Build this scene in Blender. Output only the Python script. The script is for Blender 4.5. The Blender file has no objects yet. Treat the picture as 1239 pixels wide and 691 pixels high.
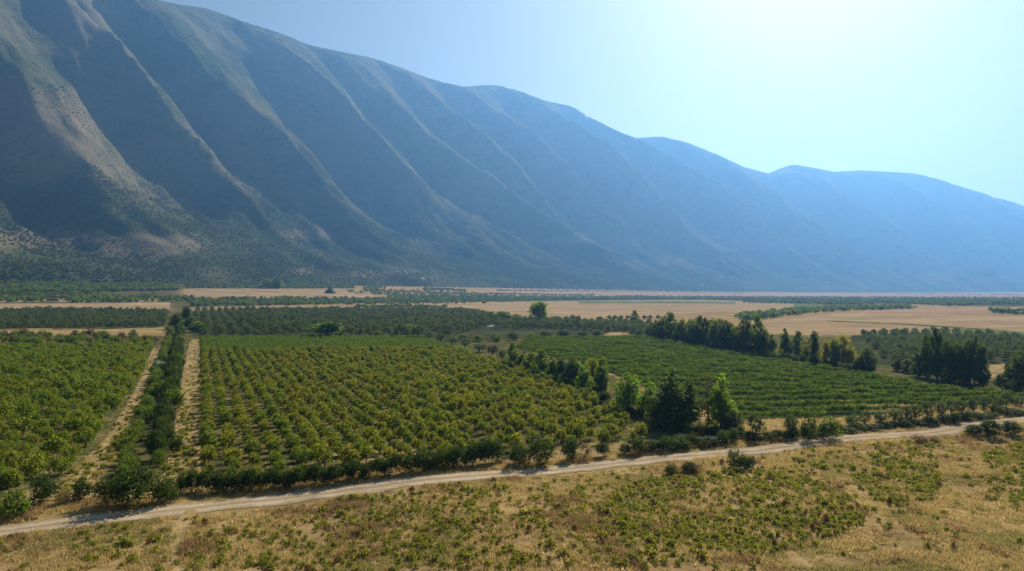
import bpy, math, random
import numpy as np

# ------------------------------------------------------------------ camera, sky, sun, exposure
F, H, HZ, CX = 826.0, 30.0, 350.0, 619.5          # focal length in photo pixels, camera height, horizon row, centre column
SC = bpy.context.scene
COL = SC.collection
cam = bpy.data.cameras.new('camera')
cam.sensor_width = 36.0
cam.lens = 36.0 * F / 1239.0
cam.shift_y = (HZ - 345.5) / 1239.0
cam.clip_start, cam.clip_end = 1.0, 80000.0
camo = bpy.data.objects.new('camera', cam)
camo.location = (0, 0, H)
camo.rotation_euler = (math.radians(90), 0, 0)
COL.objects.link(camo)
SC.camera = camo

SUN_EL, SUN_AZ = math.radians(35.0), math.radians(24.2)   # azimuth measured from +Y towards +X
W = bpy.data.worlds.new('World')
SC.world = W
W.use_nodes = True
wn = W.node_tree
bg = wn.nodes['Background']
sky = wn.nodes.new('ShaderNodeTexSky')
sky.sky_type = 'NISHITA'
sky.sun_disc = False
sky.sun_elevation = SUN_EL
sky.sun_rotation = SUN_AZ
sky.altitude = 200
sky.air_density = 1.0
sky.dust_density = 0.95
sky.ozone_density = 0.4
air = wn.nodes.new('ShaderNodeMix'); air.data_type = 'RGBA'; air.blend_type = 'MULTIPLY'
air.inputs[0].default_value = 1.0; air.inputs[7].default_value = (1.12, 1.06, 0.92, 1)
wn.links.new(sky.outputs[0], air.inputs[6]); wn.links.new(air.outputs[2], bg.inputs[0])
bg.inputs[1].default_value = 0.05
sl = bpy.data.lights.new('sun', 'SUN')
sl.energy = 5.0
sl.angle = math.radians(0.53)
sl.color = (1.0, 0.92, 0.79)
so = bpy.data.objects.new('sun', sl)
so.rotation_euler = (math.pi / 2 - SUN_EL, 0, -SUN_AZ + math.pi)
so.location = (400, 900, 500)
COL.objects.link(so)
SC.view_settings.view_transform = 'Standard'
SC.view_settings.look = 'None'
SC.view_settings.exposure = 0.72
SC.view_settings.gamma = 1
SC.view_settings.use_curve_mapping = False
SC.cycles.max_bounces = 6
SC.cycles.diffuse_bounces = 2
SC.cycles.transmission_bounces = 3
SC.cycles.volume_bounces = 0
SC.cycles.sample_clamp_indirect = 4

rng = np.random.default_rng(7)
random.seed(7)

# ------------------------------------------------------------------ numeric helpers
def _hash(ix, iy, seed):
    n = (ix * 374761393 + iy * 668265263 + seed * 1442695041) & 0xFFFFFFFF
    n = ((n ^ (n >> 13)) * 1274126177) & 0xFFFFFFFF
    n = n ^ (n >> 16)
    return (n & 0xFFFF) / 65535.0

def vnoise(x, y, seed=0):
    x = np.asarray(x, float); y = np.asarray(y, float)
    ix = np.floor(x).astype(np.int64); iy = np.floor(y).astype(np.int64)
    fx = x - ix; fy = y - iy
    fx = fx * fx * fx * (fx * (fx * 6 - 15) + 10); fy = fy * fy * fy * (fy * (fy * 6 - 15) + 10)
    a = _hash(ix, iy, seed); b = _hash(ix + 1, iy, seed); c = _hash(ix, iy + 1, seed); d = _hash(ix + 1, iy + 1, seed)
    return (a * (1 - fx) + b * fx) * (1 - fy) + (c * (1 - fx) + d * fx) * fy

def fbm(x, y, seed=0, octaves=4, gain=0.5):
    t = 0; amp = 1; tot = 0
    for k in range(octaves):
        t = t + amp * (vnoise(x * 2 ** k, y * 2 ** k, seed + 17 * k) - 0.5); tot += amp; amp *= gain
    return t / tot * 2

def inside(px, py, poly):
    px = np.asarray(px); py = np.asarray(py)
    r = np.zeros(px.shape, bool); n = len(poly)
    for i in range(n):
        x0, y0 = poly[i]; x1, y1 = poly[(i + 1) % n]
        if y0 == y1: continue
        c = ((y0 > py) != (y1 > py)) & (px < (x1 - x0) * (py - y0) / (y1 - y0) + x0)
        r ^= c
    return r

# ------------------------------------------------------------------ terrain: flat valley floor, a fan rising to the foot of the range
def smooth(a, k):
    for _ in range(k):
        a = np.concatenate([a[:1], (a[:-2] + 2 * a[1:-1] + a[2:]) / 4, a[-1:]])
    return a
_fp = [(-1600, 500), (-1350, 950), (-1050, 1400), (-451, 2200), (312, 3200), (1460, 4300), (3200, 5500), (5770, 7000), (9060, 8500)]
_fz = [46, 46, 44, 42, 30, 12, 5, 3, 2]
_fp = np.array(_fp, float)
_sl = np.concatenate([[0], np.cumsum(np.hypot(*np.diff(_fp, axis=0).T))])
FS = np.linspace(0, _sl[-1], 900)
FX = smooth(np.interp(FS, _sl, _fp[:, 0]), 2500)
FY = smooth(np.interp(FS, _sl, _fp[:, 1]), 2500)
FZ = smooth(np.interp(FS, _sl, _fz), 1500)
_tx = np.gradient(FX); _ty = np.gradient(FY); _l = np.hypot(_tx, _ty)
FNX, FNY = -_ty / _l, _tx / _l                       # left of the foot line: into the mountain

def hgt(x, y):
    x = np.asarray(x, float); y = np.asarray(y, float)
    shp = np.broadcast(x, y).shape
    X = np.broadcast_to(x, shp).ravel(); Y = np.broadcast_to(y, shp).ravel()
    z = np.zeros(X.size)
    sx, sy = FX[::3], FY[::3]
    for i in range(0, X.size, 20000):
        a = X[i:i + 20000, None] - sx; b = Y[i:i + 20000, None] - sy
        d2 = a * a + b * b
        k = d2.argmin(1)
        d = np.sqrt(d2[np.arange(len(k)), k]); kk = k * 3
        sgn = a[np.arange(len(k)), k] * FNX[kk] + b[np.arange(len(k)), k] * FNY[kk]
        g = np.clip(1 - np.where(sgn > 0, 0, d) / 950.0, 0, 1) ** 2
        z[i:i + 20000] = FZ[kk] * g - np.where(sgn > 0, np.minimum(sgn, 300) * 0.02, 0)
    near = np.clip((330 - np.hypot(X, Y)) / 120, 0, 1)
    z += near * (0.35 * np.sin(X / 15 + 0.7) * np.sin(Y / 13 + 1.1) + 0.25 * np.sin(X / 8.3 + Y / 11))
    return z.reshape(shp)

_DEP = np.concatenate([np.geomspace(40, 600, 220), np.geomspace(606, 9500, 420)])
def G(px, py):
    """photo pixel -> point where that line of sight meets the valley floor"""
    px = np.atleast_1d(np.asarray(px, float)); py = np.atleast_1d(np.asarray(py, float))
    out = np.zeros((px.size, 3))
    for i in range(px.size):
        x = (px[i] - CX) / F * _DEP; zr = H - (py[i] - HZ) / F * _DEP
        dz = zr - hgt(x, _DEP)
        k = np.argmax(dz < 0) if (dz < 0).any() else len(_DEP) - 1
        if k > 0 and dz[k] < 0:
            t = dz[k - 1] / (dz[k - 1] - dz[k]); Y = _DEP[k - 1] + t * (_DEP[k] - _DEP[k - 1])
        else: Y = _DEP[k]
        X = (px[i] - CX) / F * Y
        out[i] = X, Y, hgt(X, Y)
    return out

def proj(x, y, z):
    return CX + F * x / y, HZ - F * (z - H) / y

# ------------------------------------------------------------------ materials
def ramp(nt, fac, stops):
    r = nt.nodes.new('ShaderNodeValToRGB')
    e = r.color_ramp.elements
    while len(e) < len(stops): e.new(0.5)
    for k, (p, c) in enumerate(stops):
        e[k].position = p; e[k].color = (*c, 1)
    nt.links.new(fac, r.inputs[0])
    return r.outputs[0]

def noise(nt, vec, scale, detail=6, rough=0.6, dist=0.0, stretch=None):
    n = nt.nodes.new('ShaderNodeTexNoise')
    n.inputs['Scale'].default_value = scale; n.inputs['Detail'].default_value = detail
    n.inputs['Roughness'].default_value = rough; n.inputs['Distortion'].default_value = dist
    if stretch:
        mp = nt.nodes.new('ShaderNodeMapping'); mp.inputs['Scale'].default_value = stretch[:3]
        if len(stretch) > 3: mp.inputs['Rotation'].default_value = (0, 0, stretch[3])
        nt.links.new(vec, mp.inputs[0]); vec = mp.outputs[0]
    nt.links.new(vec, n.inputs['Vector'])
    return n.outputs['Fac']

def mix(nt, fac, a, b, mode='MIX'):
    m = nt.nodes.new('ShaderNodeMix'); m.data_type = 'RGBA'; m.blend_type = mode
    for s, v in ((m.inputs[0], fac), (m.inputs[6], a), (m.inputs[7], b)):
        if hasattr(v, 'is_output'): nt.links.new(v, s)
        elif isinstance(v, (int, float)): s.default_value = v
        else: s.default_value = (*v, 1)
    return m.outputs[2]

def math_(nt, op, a, b=None):
    m = nt.nodes.new('ShaderNodeMath'); m.operation = op
    for s, v in ((m.inputs[0], a), (m.inputs[1], b)):
        if v is None: continue
        if hasattr(v, 'is_output'): nt.links.new(v, s)
        else: s.default_value = v
    return m.outputs[0]

def new_mat(name):
    m = bpy.data.materials.new(name); m.use_nodes = True
    nt = m.node_tree
    p = nt.nodes['Principled BSDF']
    p.inputs['Roughness'].default_value = 0.9
    p.inputs['Specular IOR Level'].default_value = 0.0
    tc = nt.nodes.new('ShaderNodeTexCoord').outputs['Object']
    return m, nt, p, tc

def bump(nt, p, h, strength, dist):
    b = nt.nodes.new('ShaderNodeBump'); b.inputs['Strength'].default_value = strength; b.inputs['Distance'].default_value = dist
    nt.links.new(h, b.inputs['Height']); nt.links.new(b.outputs[0], p.inputs['Normal'])

def earth_mat(name, dark, mid, light, green=None, gpos=(0.52, 0.7), s1=0.05, s2=0.6, s3=4.0, bd=0.25, stretch=None):
    m, nt, p, tc = new_mat(name)
    n1 = noise(nt, tc, s1, 5, 0.6, 0.4, stretch); n2 = noise(nt, tc, s2, 6, 0.65); n3 = noise(nt, tc, s3, 4, 0.7)
    f = math_(nt, 'ADD', math_(nt, 'MULTIPLY', n1, 0.45), math_(nt, 'ADD', math_(nt, 'MULTIPLY', n2, 0.35), math_(nt, 'MULTIPLY', n3, 0.2)))
    c = ramp(nt, f, [(0.36, dark), (0.5, mid), (0.64, light)])
    if green:
        g = noise(nt, tc, s2 * 0.35, 6, 0.7, 0.6)
        gm = ramp(nt, g, [(gpos[0], (0, 0, 0)), (gpos[1], (1, 1, 1))])
        c = mix(nt, gm, c, green)
    nt.links.new(c, p.inputs['Base Color'])
    if bd: bump(nt, p, math_(nt, 'ADD', n2, n3), 0.6, bd)
    return m

def leaf_mat(name, c1, c2, trans=0.38, tint=0.5, tcol=None, rough=0.6):
    m, nt, p, tc = new_mat(name)
    oi = nt.nodes.new('ShaderNodeObjectInfo')
    c = mix(nt, oi.outputs['Random'], c1, c2)
    at = nt.nodes.new('ShaderNodeAttribute'); at.attribute_name = 'tint'
    v = math_(nt, 'ADD', math_(nt, 'MULTIPLY', at.outputs['Fac'], 2 * tint), 1 - tint)
    hs = nt.nodes.new('ShaderNodeHueSaturation')
    nt.links.new(v, hs.inputs['Value']); nt.links.new(c, hs.inputs['Color'])
    hs.inputs['Hue'].default_value = 0.5
    nt.links.new(hs.outputs[0], p.inputs['Base Color'])
    p.inputs['Roughness'].default_value = rough
    p.inputs['Specular IOR Level'].default_value = 0.06
    tr = nt.nodes.new('ShaderNodeBsdfTranslucent')
    if tcol: nt.links.new(mix(nt, 1.0, hs.outputs[0], tcol, 'MULTIPLY'), tr.inputs[0])
    else: nt.links.new(hs.outputs[0], tr.inputs[0])
    mx = nt.nodes.new('ShaderNodeMixShader'); mx.inputs[0].default_value = trans
    nt.links.new(p.outputs[0], mx.inputs[1]); nt.links.new(tr.outputs[0], mx.inputs[2])
    nt.links.new(mx.outputs[0], nt.nodes['Material Output'].inputs['Surface'])
    return m

TC = (2.6, 2.3, 0.7)   # light that has passed through a leaf is yellower and stronger than its surface colour
M = {}
M['ground'] = earth_mat('dry_ground', (0.13, 0.085, 0.035), (0.30, 0.20, 0.085), (0.48, 0.34, 0.155), (0.17, 0.14, 0.045), (0.56, 0.72))
m_ = M['ground']; nt_ = m_.node_tree; p_ = nt_.nodes['Principled BSDF']; tc_ = nt_.nodes.new('ShaderNodeTexCoord').outputs['Object']
at_ = nt_.nodes.new('ShaderNodeAttribute'); at_.attribute_name = 'lush'
nl_ = noise(nt_, tc_, 0.12, 6, 0.7)
f_ = math_(nt_, 'MULTIPLY', at_.outputs['Fac'], ramp(nt_, nl_, [(0.3, (1, 1, 1)), (0.75, (0.55,) * 3)]))
under_ = ramp(nt_, noise(nt_, tc_, 0.3, 6, 0.7), [(0.35, (0.022, 0.034, 0.012)), (0.65, (0.075, 0.085, 0.03))])
nt_.links.new(mix(nt_, f_, p_.inputs['Base Color'].links[0].from_socket, under_), p_.inputs['Base Color'])
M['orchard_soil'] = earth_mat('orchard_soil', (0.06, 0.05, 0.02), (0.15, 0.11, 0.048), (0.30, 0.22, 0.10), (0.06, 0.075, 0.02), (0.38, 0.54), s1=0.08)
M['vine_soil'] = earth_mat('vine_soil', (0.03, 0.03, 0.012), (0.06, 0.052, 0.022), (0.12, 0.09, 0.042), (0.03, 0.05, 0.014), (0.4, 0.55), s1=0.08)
M['straw'] = earth_mat('straw', (0.16, 0.11, 0.045), (0.32, 0.22, 0.10), (0.50, 0.37, 0.18), (0.13, 0.13, 0.04), (0.5, 0.64), s1=0.06)
M['field_gold'] = earth_mat('stubble_gold', (0.20, 0.14, 0.075), (0.31, 0.215, 0.115), (0.43, 0.31, 0.175), (0.17, 0.17, 0.07), (0.55, 0.75), s1=0.006, s2=0.03, s3=0.4, bd=0, stretch=(1, 3, 1))
M['field_pink'] = earth_mat('stubble_pink', (0.23, 0.145, 0.09), (0.33, 0.21, 0.13), (0.42, 0.28, 0.175), s1=0.004, s2=0.03, s3=0.4, bd=0, stretch=(1, 3, 1))
M['field_green'] = earth_mat('pasture', (0.07, 0.10, 0.04), (0.11, 0.14, 0.05), (0.18, 0.19, 0.075), s1=0.01, s2=0.05, s3=0.5, bd=0)
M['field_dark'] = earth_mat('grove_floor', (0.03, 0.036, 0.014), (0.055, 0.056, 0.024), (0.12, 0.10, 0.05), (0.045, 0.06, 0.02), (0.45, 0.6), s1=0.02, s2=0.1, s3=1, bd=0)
M['pale'] = earth_mat('pale_gravel', (0.27, 0.255, 0.25), (0.35, 0.335, 0.33), (0.42, 0.405, 0.40), s1=0.05, bd=0)

def road_mat():
    m, nt, p, tc = new_mat('dirt_road')
    at = nt.nodes.new('ShaderNodeAttribute'); at.attribute_name = 'across'
    n1 = noise(nt, tc, 0.25, 5, 0.6); n2 = noise(nt, tc, 2.5, 6, 0.7); n4 = noise(nt, tc, 9, 3, 0.7)
    base = ramp(nt, math_(nt, 'ADD', math_(nt, 'MULTIPLY', n1, 0.5), math_(nt, 'MULTIPLY', n2, 0.5)),
                [(0.35, (0.29, 0.21, 0.135)), (0.5, (0.44, 0.335, 0.225)), (0.65, (0.56, 0.44, 0.31))])
    a = math_(nt, 'ADD', at.outputs['Fac'], math_(nt, 'MULTIPLY', math_(nt, 'SUBTRACT', n1, 0.5), 0.25))
    w = ramp(nt, a, [(0.0, (0, 0, 0)), (0.1, (0.35,) * 3), (0.26, (1, 1, 1)), (0.36, (0.8,) * 3), (0.5, (0.0,) * 3), (0.64, (0.8,) * 3), (0.74, (1, 1, 1)), (0.9, (0.35,) * 3), (1.0, (0, 0, 0))])
    dusty = mix(nt, math_(nt, 'MULTIPLY', n4, 0.5), (0.22, 0.165, 0.08), (0.15, 0.125, 0.05))
    c = mix(nt, w, mix(nt, 0.75, base, dusty), base)
    nt.links.new(c, p.inputs['Base Color'])
    bump(nt, p, math_(nt, 'ADD', n2, n4), 0.5, 0.12)
    return m
M['road'] = road_mat()

def mountain_mat():
    m, nt, p, tc = new_mat('mountain_scrub')
    n1 = noise(nt, tc, 0.003, 6, 0.62, 0.4); n2 = noise(nt, tc, 0.02, 6, 0.7); n3 = noise(nt, tc, 0.09, 4, 0.75)
    at = nt.nodes.new('ShaderNodeAttribute'); at.attribute_name = 'bare'
    vo = nt.nodes.new('ShaderNodeTexVoronoi'); vo.inputs['Scale'].default_value = 0.06; nt.links.new(tc, vo.inputs['Vector'])
    rock = ramp(nt, n2, [(0.35, (0.19, 0.15, 0.10)), (0.65, (0.32, 0.26, 0.18))])
    grass = ramp(nt, n1, [(0.4, (0.13, 0.11, 0.055)), (0.6, (0.22, 0.18, 0.095))])
    scrub = ramp(nt, n3, [(0.3, (0.04, 0.055, 0.022)), (0.7, (0.095, 0.11, 0.045))])
    open_ = mix(nt, math_(nt, 'MULTIPLY', n2, 0.8), grass, rock)
    # how much scrub stands on the open ground
    k = math_(nt, 'ADD', math_(nt, 'MULTIPLY', n1, 0.9), math_(nt, 'ADD', math_(nt, 'MULTIPLY', n2, 0.5), math_(nt, 'MULTIPLY', n3, 0.55)))
    k = math_(nt, 'SUBTRACT', k, math_(nt, 'MULTIPLY', at.outputs['Fac'], 0.42))
    k = math_(nt, 'SUBTRACT', k, math_(nt, 'MULTIPLY', vo.outputs['Distance'], 0.012))
    kk = ramp(nt, k, [(0.72, (0, 0, 0)), (0.95, (1, 1, 1))])
    c = mix(nt, kk, open_, scrub)
    nt.links.new(c, p.inputs['Base Color'])
    bump(nt, p, math_(nt, 'ADD', n2, math_(nt, 'MULTIPLY', n3, 0.7)), 0.8, 14.0)
    return m
M['mountain'] = mountain_mat()

M['orchard'] = leaf_mat('orchard_leaf', (0.082, 0.122, 0.017), (0.14, 0.15, 0.026), 0.5, 0.75, TC)
M['left_orchard'] = leaf_mat('left_orchard_leaf', (0.078, 0.125, 0.017), (0.12, 0.145, 0.023), 0.5, 0.7, TC)
M['vine'] = leaf_mat('vine_leaf', (0.055, 0.104, 0.015), (0.082, 0.122, 0.02), 0.48, 0.55, TC)
M['olive'] = leaf_mat('olive_leaf', (0.082, 0.108, 0.044), (0.115, 0.138, 0.058), 0.36, 0.5, (1.6, 1.6, 0.9))
M['hedge'] = leaf_mat('hedge_leaf', (0.028, 0.052, 0.012), (0.048, 0.074, 0.017), 0.34, 0.7, TC)
M['hedge_bright'] = leaf_mat('hedge_bright_leaf', (0.075, 0.12, 0.022), (0.10, 0.14, 0.03), 0.42, 0.45, TC)
M['tree_dark'] = leaf_mat('dark_leaf', (0.050, 0.082, 0.018), (0.075, 0.105, 0.024), 0.42, 0.6, (2.0, 1.9, 0.7))
M['tree_mid'] = leaf_mat('mid_leaf', (0.078, 0.132, 0.02), (0.105, 0.155, 0.026), 0.48, 0.5, TC)
M['tree_bright'] = leaf_mat('bright_leaf', (0.10, 0.175, 0.022), (0.125, 0.195, 0.028), 0.55, 0.45, TC)
M['tree_yellow'] = leaf_mat('yellow_leaf', (0.16, 0.18, 0.022), (0.21, 0.20, 0.028), 0.5, 0.45, TC)
M['tree_brown'] = leaf_mat('brown_leaf', (0.12, 0.09, 0.04), (0.15, 0.11, 0.05), 0.3, 0.5)
M['shrub'] = leaf_mat('shrub_leaf', (0.12, 0.15, 0.034), (0.17, 0.175, 0.042), 0.46, 0.6, TC)
M['weed'] = leaf_mat('weed_leaf', (0.14, 0.075, 0.025), (0.18, 0.105, 0.04), 0.35, 0.5)
M['scrub'] = leaf_mat('scrub_leaf', (0.07, 0.095, 0.034), (0.11, 0.125, 0.05), 0.3, 0.45, (1.5, 1.5, 0.8))
M['grass'] = leaf_mat('grass_blade', (0.41, 0.31, 0.135), (0.58, 0.455, 0.225), 0.40, 0.5, (1.2, 1.14, 0.88))
M['grass_brown'] = leaf_mat('grass_blade_brown', (0.25, 0.17, 0.08), (0.35, 0.245, 0.12), 0.38, 0.5, (1.2, 1.1, 0.9))
M['grass_green'] = leaf_mat('grass_blade_green', (0.28, 0.24, 0.10), (0.40, 0.33, 0.14), 0.42, 0.4, (1.2, 1.2, 0.85))
m_, nt_, p_, tc_ = new_mat('bark')
nt_.links.new(ramp(nt_, noise(nt_, tc_, 5, 5, 0.7, 0, (1, 1, 0.25)), [(0.35, (0.10, 0.075, 0.05)), (0.65, (0.24, 0.19, 0.14))]), p_.inputs['Base Color'])
M['bark'] = m_
m_, nt_, p_, tc_ = new_mat('plaster')
nt_.links.new(ramp(nt_, noise(nt_, tc_, 0.6), [(0.3, (0.72, 0.71, 0.68)), (0.7, (0.82, 0.81, 0.79))]), p_.inputs['Base Color'])
M['plaster'] = m_
m_, nt_, p_, tc_ = new_mat('roof_tile')
nt_.links.new(ramp(nt_, noise(nt_, tc_, 0.8), [(0.3, (0.30, 0.16, 0.11)), (0.7, (0.42, 0.25, 0.18))]), p_.inputs['Base Color'])
M['roof'] = m_
m_, nt_, p_, tc_ = new_mat('sheet_roof')
nt_.links.new(ramp(nt_, noise(nt_, tc_, 0.5), [(0.3, (0.74, 0.75, 0.76)), (0.7, (0.84, 0.85, 0.86))]), p_.inputs['Base Color'])
M['white_roof'] = m_
m_, nt_, p_, tc_ = new_mat('dark_pane')
nt_.links.new(ramp(nt_, noise(nt_, tc_, 0.7), [(0.3, (0.03, 0.035, 0.04)), (0.7, (0.06, 0.065, 0.07))]), p_.inputs['Base Color'])
p_.inputs['Roughness'].default_value = 0.2
M['pane'] = m_
m_, nt_, p_, tc_ = new_mat('plastic_sheet')
nt_.links.new(ramp(nt_, noise(nt_, tc_, 0.35), [(0.42, (0.30, 0.55, 0.55)), (0.58, (0.78, 0.80, 0.80))]), p_.inputs['Base Color'])
p_.inputs['Roughness'].default_value = 0.45
M['plastic'] = m_

# ------------------------------------------------------------------ mesh helpers
def quad_mesh(name, V, Q, mat=None, smooth_=False, face_attr=None, vert_attr=None):
    V = np.asarray(V, np.float32); Q = np.asarray(Q, np.int32)
    k = Q.shape[1]
    me = bpy.data.meshes.new(name)
    me.vertices.add(len(V)); me.vertices.foreach_set('co', V.ravel())
    me.loops.add(Q.size); me.loops.foreach_set('vertex_index', Q.ravel())
    me.polygons.add(len(Q))
    me.polygons.foreach_set('loop_start', np.arange(0, Q.size, k, dtype=np.int32))
    me.polygons.foreach_set('loop_total', np.full(len(Q), k, np.int32))
    me.polygons.foreach_set('use_smooth', np.full(len(Q), smooth_))
    for attrs, dom in ((face_attr, 'FACE'), (vert_attr, 'POINT')):
        for an, av in (attrs or {}).items():
            a = me.attributes.new(an, 'FLOAT', dom); a.data.foreach_set('value', np.asarray(av, np.float32))
    me.update(calc_edges=True)
    if mat: me.materials.append(mat)
    return me

def grid_faces(n, m):
    i = np.arange(n - 1)[:, None] * m + np.arange(m - 1)[None]
    i = i.ravel()
    return np.stack([i, i + m, i + m + 1, i + 1], 1)

def tag(o, label=None, cat=None, group=None, kind=None):
    if label: o['label'] = label
    if cat: o['category'] = cat
    if group: o['group'] = group
    if kind: o['kind'] = kind
    return o

def link(name, me, parent=None):
    o = bpy.data.objects.new(name, me); COL.objects.link(o)
    if parent: o.parent = parent
    return o

def structure(name, me, label=None):
    return tag(link(name, me), label, None, None, 'structure')

# ------------------------------------------------------------------ ground sheet
gx = 14.0 * np.sinh(np.linspace(-7.0, 7.1, 421)); gx = gx[(gx > -8000) & (gx < 8600)]
gy = np.concatenate([np.linspace(-600, 40, 40), np.linspace(42, 260, 190), np.geomspace(262, 9200, 230)])
Xg, Yg = np.meshgrid(gx, gy, indexing='ij')
Zg = hgt(Xg, Yg)
LUSH = [(-60, 338), (215, 338), (420, 341), (430, 349), (225, 349), (222, 361), (330, 362), (600, 357), (700, 358), (900, 359), (1250, 361), (1250, 372), (1040, 367), (840, 362.5), (560, 365.5), (430, 367), (232, 372), (230, 376), (560, 375), (640, 389), (790, 391), (930, 406), (1040, 407), (1250, 412), (1250, 440), (1180, 444), (1180, 458), (1250, 461), (1250, 484), (1130, 472), (925, 437), (780, 411), (640, 413), (655, 428),
        (735, 452), (800, 485), (850, 510), (900, 515), (880, 536), (790, 545), (790, 536), (745, 502), (615, 447), (545, 423), (238, 412), (226, 560), (150, 612), (120, 590), (192, 420), (202, 398), (-60, 398), (-60, 379), (206, 378), (200, 367), (-60, 367)]
gpx, gpy = proj(Xg, np.maximum(Yg, 5), Zg)
gpx = gpx + 4 * fbm(Xg / 25, Yg / 25, 61, 3); gpy = gpy + np.clip((gpy - HZ) * 0.03, 0, 2) * fbm(Xg / 22, Yg / 22, 62, 3)
lush = ((inside(gpx, gpy, LUSH) | inside(gpx, gpy, [(-60, 405.5), (196, 405), (192, 421), (-60, 422)])) & (Yg > 60)).astype(float)
structure('ground', quad_mesh('ground', np.stack([Xg, Yg, Zg], 2).reshape(-1, 3), grid_faces(len(gx), len(gy)), M['ground'], True, None, {'lush': lush.ravel()}),
          'dry grassy valley floor between the fields')

# ------------------------------------------------------------------ the mountain range
NS, NU = 900, 230
SKY = [(-900, -230), (-500, -190), (-200, -120), (0, -62), (100, -28), (190, 0), (215, 5), (250, 10), (300, 28), (345, 42), (370, 53), (400, 60), (450, 70), (480, 80), (520, 95), (560, 105), (585, 103), (600, 103),
       (620, 107), (660, 122), (690, 128), (720, 145), (750, 160), (770, 167), (800, 165), (830, 172), (870, 188), (900, 202), (930, 210), (945, 203), (960, 199), (990, 204), (1010, 208), (1040, 206), (1060, 207),
       (1110, 210), (1130, 215), (1170, 228), (1239, 249), (1350, 285), (1500, 322), (1800, 345)]
skx = np.array([a for a, b in SKY], float); sky_ = np.array([b for a, b in SKY], float)
s_i = np.linspace(0, len(FS) - 1, NS)
bx, by, bz = (np.interp(s_i, np.arange(len(FS)), a) for a in (FX, FY, FZ))
nx, ny = (np.interp(s_i, np.arange(len(FS)), a) for a in (FNX, FNY))
sm = np.interp(s_i, np.arange(len(FS)), FS)
U = np.concatenate([np.linspace(0, 1, 170), np.linspace(1.02, 1.42, NU - 170)])
WID = 2300.0
_pk = smooth(np.interp(np.linspace(0, 1, 400), [0, 0.12, 0.25, 0.36, 0.5, 0.7, 0.86, 0.95, 1], [0, 0.045, 0.115, 0.20, 0.385, 0.675, 0.885, 0.97, 1.0]), 120)
prof = np.where(U <= 1, np.interp(U, np.linspace(0, 1, 400), _pk), 1 - 0.9 * np.clip(U - 1, 0, 1) ** 1.2)
PXm = bx[:, None] + nx[:, None] * WID * U[None]
PYm = by[:, None] + ny[:, None] * WID * U[None]
pxm = CX + F * PXm / np.maximum(PYm, 50)
crest_px = CX + F * (bx + nx * WID) / np.maximum(by + ny * WID, 50)
zc = (HZ - np.interp(crest_px, skx, sky_)) / F * (by + ny * WID) + H
zc = np.maximum(zc, 150)
# spurs, given where they are seen, as rays down the slope
SPUR = [[(-60, 60), (0, 95), (60, 152), (105, 217)], [(60, -40), (85, 0), (130, 78), (190, 140), (250, 195), (295, 245)], [(170, 30), (255, 120), (320, 190), (378, 245)],
        [(330, 45), (400, 120), (470, 200), (540, 275)], [(400, 65), (480, 150), (560, 222), (680, 287)], [(480, 84), (560, 165), (630, 228), (700, 280)], [(550, 104), (610, 160), (680, 228), (760, 287)],
        [(610, 106), (680, 160), (760, 235), (830, 292)], [(700, 135), (770, 190), (850, 245), (930, 300)], [(800, 166), (860, 212), (930, 262), (1000, 308)], [(940, 206), (1000, 250), (1060, 288), (1120, 322)],
        [(1040, 207), (1090, 243), (1150, 285), (1210, 322)], [(1130, 216), (1180, 250), (1240, 290), (1300, 325)]]
Zb = bz[:, None] + (zc - bz)[:, None] * prof[None]
pyb = HZ - F * (Zb - H) / np.maximum(PYm, 50)
front = U <= 1
sub_px = pxm[::3, :170:3]; sub_py = pyb[::3, :170:3]
us = U[:170]
lines = []
for sp in SPUR:
    ss, uu = [], []
    dense = np.concatenate([np.linspace(sp[i], sp[i + 1], 8, endpoint=False) for i in range(len(sp) - 1)] + [np.array([sp[-1]])])
    for (a, b) in dense:
        d = (sub_px - a) ** 2 + (sub_py - b) ** 2
        i, j = np.unravel_index(d.argmin(), d.shape)
        ss.append(sm[::3][i]); uu.append(us[::3][j])
    o = np.argsort(uu); uu = np.array(uu)[o]; ss = np.array(ss)[o]
    kf = np.polyfit(uu, ss, 1)
    line = np.interp(U, uu, ss)
    lo, hi = U < uu[0], U > uu[-1]
    line[lo] = line[~lo][0] + np.clip(kf[0], -250, 250) * (U[lo] - uu[0])
    line[hi] = line[~hi][-1] + np.clip(kf[0], -250, 250) * np.minimum(U[hi] - uu[-1], 0.3)
    lines.append(smooth(line, 260))
lines = np.array(lines)
lines = np.maximum.accumulate(lines + np.arange(len(lines))[:, None] * 1e-3, axis=0)
gap = 520.0
ext_l = np.stack([lines[0] - gap * k for k in range(6, 0, -1)]); ext_r = np.stack([lines[-1] + gap * 1.5 * k for k in range(1, 9)])
ALL = np.concatenate([ext_l, lines, ext_r])
Sg = np.broadcast_to(sm[:, None], PXm.shape)
warp = 115 * fbm(Sg / 420.0, U[None] * 3.2, 5, 4)
ridge = np.zeros(PXm.shape); local = np.zeros(PXm.shape)
for j in range(NU):
    xs = ALL[:, j]
    xs = np.maximum.accumulate(xs + np.arange(len(xs)) * 90.0 * 0) 
    ph = np.interp(sm + warp[:, j], xs + np.arange(len(xs)) * 1e-3, np.arange(len(xs)))
    k = np.clip(np.floor(ph).astype(int), 0, len(xs) - 2)
    fr = ph - k
    tri = np.abs(fr - 0.62) / np.where(fr < 0.62, 0.62, 0.38)      # 1 on the spurs, 0 in the gullies
    ridge[:, j] = tri
    local[:, j] = np.clip(xs[k + 1] - xs[k], 200, 1100)
ridge = 0.15 * ridge + 0.85 * (0.5 - 0.5 * np.cos(np.pi * ridge))
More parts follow.
